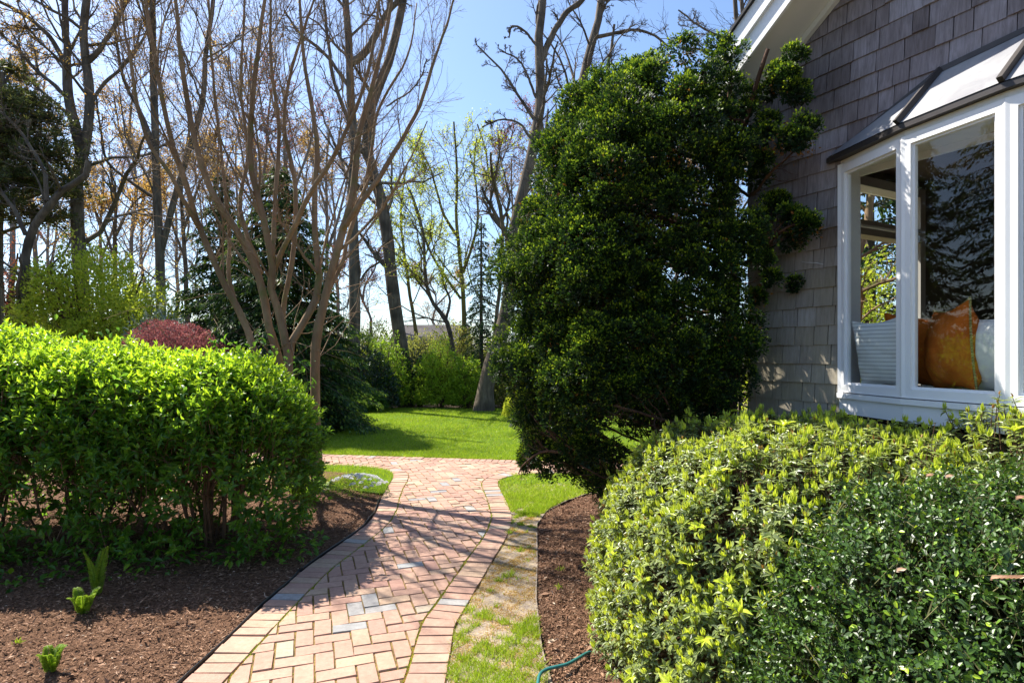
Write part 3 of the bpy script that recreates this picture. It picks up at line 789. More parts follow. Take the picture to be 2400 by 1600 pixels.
# eave fascia and gutter end at the low corner
a = Acc()
hb(a, -0.30, -0.28, -6.2, OV + 0.02, 3.12, 3.36); hb(a, -0.28, -0.012, -6.2, OV, 3.13, 3.15)
ap(a, [rk(-0.28, OV + 0.0, -0.03), rk(-0.012, OV, -0.03), H(-0.012, OV, 3.13), H(-0.28, OV, 3.13)], [np.array([[0, 1, 2, 3]])])
a.build("eave_return", M['white'], house)
a = Acc(); gp = np.array([H(-0.355, OV + 0.02 - t, 3.28) - C0 for t in (0, 6.2)]); tubes(a, gp, np.array([0.05, 0.05]), 10, cap=True)
a.build("gutter", M['white'], house)

# ---- bow window
angs = [radians(20.5), radians(10.5), 0, radians(-10.5), radians(-20.5)]
PWD = 0.52
pts = [np.array([0.712, 0.012])]
for an in angs: pts.append(pts[-1] + PWD * np.array([cos(an), sin(an)]))
ZB, ZT = 1.36, 2.80
bow = bpy.data.objects.new("bow_window", None); scene.collection.objects.link(bow); bow.parent = house
bow["label"] = "white five pane bow window with dark metal roof"
def pbox(acc, k, t0, t1, d0, d1, z0, z1, mat=0):
    """box in panel k: t along the panel, d outward from its plane"""
    an = angs[k]; e = U * cos(an) + NO * sin(an); nn = -U * sin(an) + NO * cos(an)
    o = H(pts[k][0], pts[k][1], 0) - C0
    c = o + e * (t0 + t1) / 2 + nn * (d0 + d1) / 2 + ZZ * (z0 + z1) / 2
    acc.box(c, (t1 - t0, d1 - d0, z1 - z0), np.array([e, nn, ZZ]), 0.5, mat)
for k in range(5):
    sash = Acc()
    L = PWD; m_ = 0.016
    for t0, t1, z0, z1 in ((m_, m_ + 0.030, ZB, ZT), (L - m_ - 0.030, L - m_, ZB, ZT), (m_ + 0.030, L - m_ - 0.030, ZB, ZB + 0.05), (m_ + 0.030, L - m_ - 0.030, ZT - 0.05, ZT)):
        pbox(sash, k, t0, t1, -0.035, 0.006, z0, z1)
    q = 0.013
    for t0, t1, z0, z1 in ((m_ + .030, m_ + .030 + q, ZB + .05, ZT - .05), (L - m_ - .030 - q, L - m_ - .030, ZB + .05, ZT - .05), (m_ + .030 + q, L - m_ - .030 - q, ZB + .05, ZB + .05 + q), (m_ + .030 + q, L - m_ - .030 - q, ZT - .05 - q, ZT - .05)):
        pbox(sash, k, t0, t1, -0.032, -0.010, z0, z1)
    so = sash.build("sash", M['white'], bow)
    gl_ = Acc(); pbox(gl_, k, m_ + .030 + q, L - m_ - .030 - q, -0.022, -0.0215, ZB + .05 + q, ZT - .05 - q)
    go = Acc(); an = angs[k]; e = U * cos(an) + NO * sin(an); nn = -U * sin(an) + NO * cos(an)
    o = H(pts[k][0], pts[k][1], 0) - C0 - nn * 0.022
    t0, t1, z0, z1 = m_ + .030 + q - .003, L - m_ - .030 - q + .003, ZB + .05 + q - .003, ZT - .05 - q + .003
    go.add([o + e * t0 + ZZ * z0, o + e * t1 + ZZ * z0, o + e * t1 + ZZ * z1, o + e * t0 + ZZ * z1], [np.array([[0, 1, 2, 3]])])
    po = go.build("pane", M['glass'], bow)
# mullion posts (rounded covers) at the corners
for k in range(6):
    a = Acc(); x, o_ = pts[k]
    c = H(x, o_ - 0.012, 0) - C0
    if k in (0, 5):
        sgn = 1 if k == 0 else -1
        a.box(c + U * sgn * 0.012 + ZZ * (ZB + ZT) / 2, (0.036, 0.05, ZT - ZB + 0.02), AX)
    else:
        an = (angs[k - 1] + angs[k]) / 2; e = U * cos(an) + NO * sin(an); nn = -U * sin(an) + NO * cos(an)
        prof = [(-0.025, -0.03), (-0.025, 0.006), (-0.018, 0.016), (0, 0.022), (0.018, 0.016), (0.025, 0.006), (0.025, -0.03)]
        p3 = [c + e * u_ + nn * v_ for u_, v_ in prof]; n = len(p3)
        V = [p + ZZ * ZB for p in p3] + [p + ZZ * ZT for p in p3]
        a.add(V, [np.array([[i, (i + 1) % n, (i + 1) % n + n, i + n] for i in range(n)])])
    a.build("mullion", M['white'], bow)
def bowplate(acc, off, z0, z1, back=0.0, ext=0.0):
    pl = [np.array(p) for p in pts]
    outp = []
    for i, p in enumerate(pl):
        if i == 0: dv = np.array([-0.25, 1.0]) * 1.0
        elif i == 5: dv = np.array([0.25, 1.0])
        else:
            an = (angs[i - 1] + angs[i]) / 2; dv = np.array([-sin(an), cos(an)])
        outp.append(p + dv * off)
    outp[0][0] -= ext; outp[-1][0] += ext
    poly = [H(q[0], q[1], 0) - C0 for q in outp] + [H(outp[-1][0], back, 0) - C0, H(outp[0][0], back, 0) - C0]
    n = len(poly)
    V = [p + ZZ * z0 for p in poly] + [p + ZZ * z1 for p in poly]
    acc.add(V, [np.array([list(range(n))]), np.array([list(range(2 * n - 1, n - 1, -1))]), np.array([[i, i + n, (i + 1) % n + n, (i + 1) % n] for i in range(n)])])
    return outp
a = Acc(); bowplate(a, 0.024, ZB - 0.036, ZB - 0.006, 0.016); bowplate(a, 0.004, ZB - 0.135, ZB - 0.038, 0.016); a.build("sill", M['white'], bow)
a = Acc(); bowplate(a, -0.03, ZB - 0.005, ZB + 0.035, -0.60); a.build("window_seat", M['seat'], bow)
a = Acc(); bowplate(a, -0.005, ZT + 0.001, ZT + 0.035, -0.20)
a.build("head_board", M['soffit'], bow)
# opening casings between bow and wall
a = Acc()
hb(a, OS0 - 0.0, OS0 + 0.02, -0.17, -0.02, ZB, ZT); hb(a, OS1 - 0.02, OS1, -0.17, -0.02, ZB, ZT); hb(a, OS0, OS1, -0.18, -0.155, ZT - 0.04, ZT)
a.build("jamb", M['white'], bow)
# bow roof
broof = bpy.data.objects.new("bow_roof", None); scene.collection.objects.link(broof); broof.parent = house
a = Acc()
outp = bowplate(a, 0.035, ZT + 0.036, ZT + 0.066, 0.016, 0.06); a.build("drip_edge", M['darkmetal'], broof)
rt = []
for i, q in enumerate(outp):
    q2 = outp[i] + np.array([0, 0.004])
    rise = (q[1] - 0.014) * 0.98
    rt.append((q2, rise))
topz = []
a = Acc(); zr0 = ZT + 0.070
# each facet runs up to the wall plane along a line in its own direction
lower = [H(q[0], q[1], zr0) - C0 for q, r_ in rt]
upper = []
fan = [0.16, 0.07, 0.0, 0.0, -0.07, -0.16]
xs_up = [0.70, 1.30, 1.75, 2.20, 2.65, 3.25]; zs_up = [zr0 + 0.01, 3.165, 3.21, 3.21, 3.165, zr0 + 0.01]
for i, (q, r_) in enumerate(rt):
    upper.append(H(xs_up[i] if 0 < i < 5 else q[0] + (0.05 if i == 0 else -0.05), 0.013, zs_up[i]) - C0)
for i in range(5):
    a.add([lower[i], lower[i + 1], upper[i + 1], upper[i]], [np.array([[0, 1, 2, 3]])])
a.build("metal_sheet", M['bayroof'], broof)
for i in range(1, 5):
    a = Acc(); p0, p1 = lower[i], upper[i]; d = nrm(p1 - p0); e = nrm(np.cross(d, ZZ)); nn = np.cross(e, d)
    nn = nn if nn[2] > 0 else -nn
    c = (p0 + p1) / 2 + nn * 0.014
    a.box(c, (0.026, np.linalg.norm(p1 - p0), 0.028), np.array([e, d, nn])); a.build("batten", M['darkmetal'], broof)
a = Acc()
for i in range(5):
    p0, p1 = upper[i], upper[i + 1]; d = nrm(p1 - p0); 
    a.box((p0 + p1) / 2 + NO * 0.006 + ZZ * 0.004, (np.linalg.norm(p1 - p0) + 0.01, 0.012, 0.03), np.array([d, NO, np.cross(d, NO)]))
a.build("flashing", M['darkmetal'], broof)
# recessed light ring in the head board
a = Acc(); cth = np.linspace(0, 2 * pi, 33)[:-1]
lc = H(1.98 - 0.25, 0.06, ZT - 0.004) - C0
ring = np.array([lc + U * 0.065 * cos(t) + NO * 0.065 * sin(t) for t in cth] + [lc + U * 0.065 * cos(0) + NO * 0])
tubes(a, ring[None], np.full((1, len(ring)), 0.006), 6); a.build("downlight", M['brass'], house)
# stub of wire on the shingles
a = Acc(); wp = np.array([H(0.60, 0.012, 2.19), H(0.56, 0.03, 2.205), H(0.50, 0.05, 2.215), H(0.47, 0.05, 2.225)]) - C0
tubes(a, wp, np.full(4, 0.0022), 5, cap=True); a.build("wire_stub", M['rust'], house)

# ---- pillows on the window seat
def pillow(name, label, pos, wdt, hgt, thk, yaw, lean, roll, mats, piping=None, seed=0, wr=0.006, group=None, tuck=0.0):
    r = np.random.default_rng(seed)
    n = 48; u = np.linspace(-1, 1, n); UU, VV = np.meshgrid(u, u)
    def shape(sgn):
        edge = 1 - 0.11 * (1 - VV ** 2) * np.abs(UU) ** 3
        edgev = 1 - 0.15 * (1 - UU ** 2) * np.abs(VV) ** 3
        X = UU * edge * wdt / 2; Z = VV * edgev * hgt / 2
        prof = np.maximum(1 - UU ** 2, 0) ** 0.58 * np.maximum(1 - VV ** 2, 0) ** 0.58
        sag = 1 + 0.18 * (-VV)
        Y = sgn * thk / 2 * prof * sag
        a1 = np.arctan2(VV, UU); rr = np.sqrt(UU ** 2 + VV ** 2)
        wrk = wr * prof ** 0.5 * (np.sin(9 * a1 + 5 * rr + seed) * rr ** 2 + 0.7 * noise(UU, VV, 0, 4.2, seed) + 0.5 * np.sin(14 * VV + 3 * noise(UU, VV, 0, 2, seed)) * (np.abs(UU) > 0.3) * np.abs(UU))
        return np.stack([X, Y + sgn * wrk, Z], -1)
    Fm, Bm = shape(1), shape(-1)
    e = np.array([cos(yaw), sin(yaw), 0]); 
    f_ = np.array([-sin(yaw), cos(yaw), 0])
    # lean about the e axis, roll about the f axis
    Rl = np.array([[1, 0, 0], [0, cos(lean), -sin(lean)], [0, sin(lean), cos(lean)]])
    Rr = np.array([[cos(roll), 0, -sin(roll)], [0, 1, 0], [sin(roll), 0, cos(roll)]])
    B = np.array([e, f_, ZZ])
    t = thing(name, label, "pillow", tuple(pos), group)
    a = Acc(); idx = np.arange(n * n).reshape(n, n)
    f = np.stack([idx[:-1, :-1], idx[:-1, 1:], idx[1:, 1:], idx[1:, :-1]], -1).reshape(-1, 4)
    off = np.array([0, 0, hgt / 2])
    tr_ = lambda W: ((W.reshape(-1, 3) @ Rr.T @ Rl.T) + off)
    V1, V2 = tr_(Fm), tr_(Bm)
    a.add(V1, [f[:, ::-1]]); a.add(V2, [f])
    bd = a.build("pillow_cover", mats, t, smooth=True)
    bd.rotation_euler = (0, 0, yaw)
    # seam piping or bead trim along the rim
    rim = np.concatenate([Fm[0, :], Fm[1:, -1], Fm[-1, ::-1][1:], Fm[::-1, 0][1:]]); rim[:, 1] = 0
    rim = tr_(rim)
    a = Acc()
    if piping == 'beads':
        rs = resample(rim, 230)
        tubes(a, rs, 0.0045 + 0.0030 * (np.arange(230) % 2), 7)
        po = a.build("bead_trim", M['beads'], t)
    else:
        rs = resample(rim, 120); tubes(a, rs, np.full(120, 0.0045), 7); po = a.build("piping", mats, t, smooth=True)
    po.rotation_euler = (0, 0, yaw)
    return t
SZ = ZB + 0.035
pillow("pillow", "white pillow with thin grey stripes in the narrow left pane", tuple(H(0.965, -0.005, SZ - 0.005)), 0.36, 0.43, 0.15, radians(-74), radians(8), radians(3), M['stripe'], seed=3, wr=0.004)
pillow("pillow", "orange velvet pillow with gold bead trim standing edge-on in the large pane", tuple(H(1.36, 0.01, SZ - 0.01)), 0.36, 0.49, 0.25, radians(80), radians(0), radians(-7), M['orange'], 'beads', seed=8, wr=0.005)
pillow("pillow", "second orange velvet pillow mostly hidden behind the bead trimmed one", tuple(H(1.12, -0.14, SZ - 0.005)), 0.40, 0.45, 0.2, radians(-50), radians(8), radians(-4), M['orange'], seed=5, wr=0.005)
pillow("pillow", "plain off-white pillow at the right edge of the large pane", tuple(H(1.60, 0.02, SZ - 0.005)), 0.38, 0.42, 0.22, radians(-75), radians(6), radians(5), M['cream'], seed=9, wr=0.004)

# ================================================================== NEAR PLANTS
def mound_surface(cx, cy, rx, ry, rz, p, x, y, amp=0.05, s=0.0):
    q = np.abs((x - cx) / rx) ** p + np.abs((y - cy) / ry) ** p
    h = rz * np.maximum(1 - q, 0) ** (1 / p)
    return h

def mound_points(rng, n, cx, cy, rx, ry, rz, p, zmin=0.05, amp=0.05, s=0.0, freq=2.2):
    """points and outward normals spread over a superellipsoid dome with lumps"""
    out_p, out_n = [], []
    while sum(len(o) for o in out_p) < n:
        d = rdir(rng, 4 * n); d[:, 2] = np.abs(d[:, 2])
        q = (np.abs(d[:, 0]) / rx) ** p + (np.abs(d[:, 1]) / ry) ** p + (np.abs(d[:, 2]) / rz) ** p
        r = q ** (-1 / p)
        # area weighting: r^2 over the cosine between the direction and the normal
        g = np.stack([np.sign(d[:, 0]) * np.abs(d[:, 0]) ** (p - 1) / rx ** p, np.sign(d[:, 1]) * np.abs(d[:, 1]) ** (p - 1) / ry ** p, np.abs(d[:, 2]) ** (p - 1) / rz ** p], -1)
        nn = nrm(g); wgt = r ** 2 / np.maximum((nn * d).sum(-1), 0.15)
        k = rng.random(len(d)) < wgt / wgt.max()
        P_ = d[k] * r[k][:, None]
        P_ = P_ * (1 + amp * noise(P_[:, 0], P_[:, 1], P_[:, 2], freq * 2.3, s) + amp * noise(P_[:, 0], P_[:, 1], P_[:, 2], freq * 5, s + 3) * 0.6)[:, None]
        P_ = P_ + np.array([cx, cy, 0]); m_ = P_[:, 2] > zmin
        out_p.append(P_[m_]); out_n.append(nn[k][m_])
    return np.vstack(out_p)[:n], np.vstack(out_n)[:n]

# ---- leafy hedge shrubs on the left
def hedge_shrub(name, label, cx, cy, rx, ry, h, nsh, seed, group, nst=15):
    r = np.random.default_rng(seed)
    t = thing(name, label, "shrub", (cx, cy, 0), group)
    L0 = np.array([cx, cy, 0])
    # stems fan up from the root
    a = Acc(); P0 = []
    for i in range(nst):
        th = r.uniform(0, 2 * pi); rad = r.uniform(0.03, 0.32); b = np.array([rad * cos(th) * 1.3, rad * sin(th), -0.05])
        e = np.array([b[0] * r.uniform(1.6, 2.6) + r.normal() * 0.12, b[1] * r.uniform(1.4, 2.4) + r.normal() * 0.12, h * r.uniform(0.75, 0.95)])
        e[0] = np.clip(e[0], -rx * 0.85, rx * 0.85)
        mid = (b + e) / 2 + r.normal(size=3) * 0.06; P0.append(resample([b, mid, e], 9))
    P0 = np.array(P0); R0 = np.linspace(1, 0.4, 9)[None] * r.uniform(0.009, 0.02, (nst, 1))
    tubes(a, P0, R0, 6)
    P1, R1 = grow(r, P0, R0, 9, (0.25, 0.97), (0.4, 1.2), (0.3, 0.62), (0.4, 0.65), 6, 0.08, 0.16)
    tubes(a, P1, R1, 4)
    P2, R2 = grow(r, P1, R1, 4, (0.3, 0.98), (0.4, 1.1), (0.4, 0.7), (0.45, 0.7), 4, 0.08, 0.2, rmin=0.0012)
    tubes(a, P2, R2, 3)
    a.build("stems", M['stem'], t)
    # leafy shoots
    p, nn = mound_points(r, nsh, 0, 0, rx, ry, h, 3.1, 0.16, 0.03, seed)
    zf = p[:, 2] / h
    keep = (r.random(len(p)) < np.interp(zf, [0.12, 0.35, 0.5, 0.66, 1], [0.20, 0.26, 0.55, 1.0, 1.0])) | False
    hole = noise(p[:, 0], p[:, 1], p[:, 2], 5.5, seed + 3)
    keep &= ~((zf < 0.62) & (hole > 0.12))
    keep &= ~((zf < 0.50) & (np.abs(p[:, 0]) < rx * 0.66) & (r.random(len(p)) < 0.55))
    p, nn = p[keep], nn[keep]; zf = zf[keep]
    n = len(p)
    up = np.where(zf > 0.6, 0.9, 0.35)[:, None] * np.array([0, 0, 1.0])
    d = nrm(nn * 0.8 + up + r.normal(size=(n, 3)) * 0.38)
    depth = r.uniform(-0.22, 0.06, n); depth = np.where(r.random(n) < 0.4, depth, depth * 0.35)
    L = r.uniform(0.12, 0.28, n)
    base = p + nn * depth[:, None] - d * (L * 0.6)[:, None]
    a = Acc(); b = Acc()
    tip = base + d * L[:, None]
    sh = np.stack([base - d * 0.08, base + d * (L * 0.5)[:, None] + r.normal(size=(n, 3)) * 0.006, tip], 1)
    tubes(b, sh, np.tile([0.0028, 0.002, 0.001], (n, 1)), 3)
    side = nrm(np.cross(d, r.normal(size=(n, 3))))
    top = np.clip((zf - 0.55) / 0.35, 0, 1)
    nod = 5
    for k in range(nod):
        f_ = (k + 0.7) / nod
        pos = base + d * (L * f_)[:, None]
        sd = side if k % 2 == 0 else np.cross(d, side)
        for sg_ in (-1, 1):
            ax = nrm(sd * sg_ + d * (0.35 + 0.7 * f_) + r.normal(size=(n, 3)) * 0.22 + np.array([0, 0, 0.02]))
            ln = r.uniform(0.048, 0.086, n) * (1.1 - 0.3 * f_)
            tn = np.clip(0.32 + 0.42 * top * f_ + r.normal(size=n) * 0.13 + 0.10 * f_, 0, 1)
            m_ = r.random(n) < 0.93
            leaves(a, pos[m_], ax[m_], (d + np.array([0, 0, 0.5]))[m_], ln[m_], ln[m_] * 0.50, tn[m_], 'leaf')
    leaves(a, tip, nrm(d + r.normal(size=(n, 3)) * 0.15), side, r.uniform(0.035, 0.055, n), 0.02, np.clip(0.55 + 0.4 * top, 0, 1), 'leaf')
    # scattered inner and low leaves on the twigs
    q = P2[:, -1]; q = q[(r.random(len(q)) < 0.8)]; n2 = len(q)
    for _ in range(3):
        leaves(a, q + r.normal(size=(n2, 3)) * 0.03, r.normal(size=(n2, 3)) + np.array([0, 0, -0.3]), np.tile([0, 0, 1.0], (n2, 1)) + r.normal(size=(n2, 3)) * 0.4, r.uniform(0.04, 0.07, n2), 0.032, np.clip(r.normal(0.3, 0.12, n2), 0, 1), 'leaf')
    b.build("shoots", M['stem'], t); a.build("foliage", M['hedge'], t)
    return t
GH = "leafy shrubs of the left hedge"
hedge_shrub("hedge_shrub", "bright green leafy hedge shrub nearest the path with bare stems showing below", -2.55, 5.02, 0.82, 0.80, 1.50, 5400, 21, GH, 20)
hedge_shrub("hedge_shrub", "bright green leafy shrub in the middle of the left hedge", -3.5, 4.98, 0.93, 0.87, 1.60, 5400, 22, GH, 16)
hedge_shrub("hedge_shrub", "taller green leafy shrub cut by the left edge of the photo", -4.55, 5.0, 1.05, 0.88, 1.74, 5000, 23, GH, 16)
# arching side sprays at the path end
def arching(name, label, specs, seed):
    r = np.random.default_rng(seed); t = thing(name, label, "shrub", (specs[0][0][0], specs[0][0][1], 0), GH); base = np.array([specs[0][0][0], specs[0][0][1], 0])
    a = Acc(); b = Acc()
    for s0, s1, s2 in specs:
        c = resample(np.array([s0, s1, s2]) - base, 16); tubes(b, c, np.linspace(0.006, 0.0015, 16), 5)
        T = nrm(np.gradient(c, axis=0))
        for k in range(3, 16):
            for sg_ in (-1, 1, 1):
                sd = nrm(np.cross(T[k], [0, 0, 1.0]) + r.normal(size=3) * 0.4)
                ax = nrm(sd * sg_ + T[k] * 0.7 + r.normal(size=3) * 0.25 + np.array([0, 0, -0.15]))
                ln = r.uniform(0.04, 0.07)
                leaves(a, c[k][None], ax[None], np.array([[0, 0, 1.0]]) + r.normal(size=(1, 3)) * 0.3, ln, ln * 0.5, np.clip(r.normal(0.6, 0.15), 0, 1), 'leaf')
    b.build("stems", M['stem'], t); a.build("foliage", M['hedge'], t)
# low leafy plants under the hedge
r = np.random.default_rng(77)
GU = "dark leafy seedlings under the hedge"
def low_plant(x, y, rad, h, n, mat, label, seed, group=GU, lf=(0.04, 0.075)):
    r = np.random.default_rng(seed)
    t = thing("low_plant", label, "plant", (x, y, 0), group)
    th = r.uniform(0, 2 * pi, n); rr = rad * np.sqrt(r.random(n)); z = r.uniform(0.03, h, n) * (1 - 0.5 * (rr / rad) ** 2)
    p = np.c_[rr * np.cos(th), rr * np.sin(th), z]
    d = np.c_[np.cos(th), np.sin(th), np.full(n, 0.3)] + r.normal(size=(n, 3)) * 0.6
    a = Acc(); ln = r.uniform(lf[0], lf[1], n)
    leaves(a, p, d, np.tile([0, 0, 1.0], (n, 1)) + r.normal(size=(n, 3)) * 0.35, ln, ln * 0.6, np.clip(r.normal(0.35, 0.18, n), 0, 1), 'leaf')
    m_ = r.integers(0, n, max(8, n // 12)); b = Acc()
    q = np.stack([p[m_] * np.array([0.15, 0.15, 0]), p[m_] * np.array([0.6, 0.6, 0.6]), p[m_]], 1); tubes(b, q, np.tile([0.003, 0.002, 0.0012], (len(q), 1)), 4)
    b.build("stems", M['stem'], t); a.build("foliage", mat, t)
low_plant(-1.95, 4.72, 0.42, 0.20, 260, M['hedge'], "low dark leafy growth in the mulch at the path end of the hedge", 31)
low_plant(-2.75, 4.45, 0.42, 0.18, 230, M['hedge'], "low dark leafy growth in front of the hedge stems, right of the fern", 32)
low_plant(-3.5, 4.25, 0.45, 0.20, 260, M['hedge'], "low dark leafy growth in front of the hedge left of the tall fern", 33)
low_plant(-4.2, 4.3, 0.45, 0.20, 260, M['hedge'], "low dark leafy growth at the left edge of the photo under the hedge", 34)

# ---- clipped azalea
def keep_room(p, marg=0.14):
    """distance in front of the house wall must stay positive"""
    return ((p - C0) @ NO) > marg
def azalea(label, cx, cy, rx, ry, h, pw, nsh, seed):
    r = np.random.default_rng(seed)
    t = thing("azalea_shrub", label, "shrub", (cx, cy, 0))
    p, nn = mound_points(r, nsh, 0, 0, rx, ry, h, pw, 0.04, 0.045, 5)
    wp = p + np.array([cx, cy, 0])
    k = keep_room(wp) | (wp[:, 2] > 2)
    k &= ~(((wp[:, 0] - 1.70) / 0.80) ** 2 + ((wp[:, 1] - 1.9) / 0.85) ** 2 + (wp[:, 2] / 1.08) ** 2 < 0.85)
    k &= (r.random(len(p)) < np.interp(p[:, 2], [0, 0.3, 0.6], [0.45, 0.8, 1]))
    p, nn = p[k], nn[k]; n = len(p)
    d = nrm(nn * 0.75 + np.array([0, 0, 0.8]) + r.normal(size=(n, 3)) * 0.25)
    dep = r.uniform(-0.07, 0.015, n); p = p + nn * dep[:, None]
    a = Acc(); b = Acc(); c = Acc()
    st = np.stack([p - d * 0.16 - nn * 0.05, p - d * 0.06, p], 1); tubes(c, st, np.tile([0.003, 0.0022, 0.0016], (n, 1)), 3)
    s0 = nrm(np.cross(d, r.normal(size=(n, 3)))); s1 = np.cross(d, s0)
    # rosette of older leaves
    for j in range(7):
        th = 2 * pi * j / 7 + r.normal(size=n) * 0.3
        o = s0 * np.cos(th)[:, None] + s1 * np.sin(th)[:, None]
        ax = o + d * r.uniform(0.0, 0.5, (n, 1)); ln = r.uniform(0.026, 0.046, n)
        leaves(a, p - d * r.uniform(0, 0.03, (n, 1)), ax, d, ln, ln * 0.40, np.clip(r.normal(0.36, 0.16, n), 0, 0.65), 'leaf')  # older leaves tinted paler, colour standing in for their glossy sheen
    # lower whorl
    for j in range(4):
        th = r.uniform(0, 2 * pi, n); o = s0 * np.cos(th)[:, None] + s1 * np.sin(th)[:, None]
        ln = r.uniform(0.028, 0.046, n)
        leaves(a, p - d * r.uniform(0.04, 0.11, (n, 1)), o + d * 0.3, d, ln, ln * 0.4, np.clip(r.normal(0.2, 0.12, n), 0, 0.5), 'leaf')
    # new upright shoots, in patches
    pn = noise(p[:, 0], p[:, 1], p[:, 2], 4.5, 2) + 0.35 * noise(p[:, 0], p[:, 1], p[:, 2], 13, 6)
    new = pn + r.normal(size=n) * 0.35 > -0.25
    q, dq, s0q, s1q = p[new], d[new], s0[new], s1[new]; m_ = len(q)
    dq = nrm(dq + np.array([0, 0, 0.45]))
    for j in range(6):
        th = 2 * pi * j / 6 + r.normal(size=m_) * 0.35; o = s0q * np.cos(th)[:, None] + s1q * np.sin(th)[:, None]
        ln = r.uniform(0.022, 0.046, m_)
        leaves(a, q, dq + o * r.uniform(0.18, 0.5, (m_, 1)), o, ln, ln * 0.30, np.clip(r.normal(0.82, 0.13, m_), 0.5, 1), 'leaf')
    # buds
    bd = (r.random(n) < 0.42) & ~(pn > 0.5)
    q, dq = p[bd], d[bd]; m_ = len(q)
    for j in range(3):
        o = r.normal(size=(m_, 3)) * 0.18
        leaves(b, q + dq * 0.002, dq + o, r.normal(size=(m_, 3)), r.uniform(0.018, 0.028, m_), 0.009, np.clip(r.normal(0.55, 0.3, m_), 0, 1), 'leaf')
    # a few vigorous big leaved tips
    big = r.random(n) < 0.012; q, dq = p[big], d[big]; m_ = len(q)
    for j in range(7):
        o = nrm(np.cross(dq, r.normal(size=(m_, 3))))
        ln = r.uniform(0.04, 0.065, m_)
        leaves(a, q + dq * 0.02, dq * 0.6 + o, dq, ln, ln * 0.36, np.clip(r.normal(0.92, 0.06, m_), 0, 1), 'leaf')
    # main branches inside
    P0 = []
    for i in range(26):
        b0 = np.array([r.normal() * 0.2, r.normal() * 0.35, -0.05]); e = p[r.integers(0, n)] * 0.93
        P0.append(resample([b0, (b0 + e) / 2 + np.array([e[0] * 0.12, e[1] * 0.12, -0.04]), e], 8))
    P0 = np.array(P0); R0 = np.tile(np.linspace(0.012, 0.004, 8), (26, 1)); tubes(c, P0, R0, 5)
    P1, R1 = grow(r, P0, R0, 14, (0.2, 0.98), (0.4, 1.1), (0.25, 0.5), (0.4, 0.7), 5, 0.1, 0.2); 
    kk = keep_room(P1[:, -1] + np.array([cx, cy, 0]), 0.1); tubes(c, P1[kk], R1[kk], 3)
    # inner leaves that close the shrub
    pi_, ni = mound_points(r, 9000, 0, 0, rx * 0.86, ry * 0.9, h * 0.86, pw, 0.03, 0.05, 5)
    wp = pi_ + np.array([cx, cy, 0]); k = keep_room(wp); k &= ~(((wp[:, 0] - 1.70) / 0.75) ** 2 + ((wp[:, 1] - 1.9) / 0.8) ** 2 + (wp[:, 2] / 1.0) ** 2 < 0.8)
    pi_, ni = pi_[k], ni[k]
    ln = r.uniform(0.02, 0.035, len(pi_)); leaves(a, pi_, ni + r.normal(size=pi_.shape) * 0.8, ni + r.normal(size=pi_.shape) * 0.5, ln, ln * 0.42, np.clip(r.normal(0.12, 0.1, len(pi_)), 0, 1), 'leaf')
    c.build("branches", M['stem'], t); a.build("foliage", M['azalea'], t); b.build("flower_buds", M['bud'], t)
azalea("clipped azalea with lime new shoots and orange buds beside the right mulch bed", 1.60, 3.20, 1.14, 1.30, 1.24, 2.7, 7200, 41)
azalea("narrow azalea top showing between the glossy holly and the window sill", 2.60, 2.25, 0.90, 1.20, 1.37, 3.4, 3600, 42)

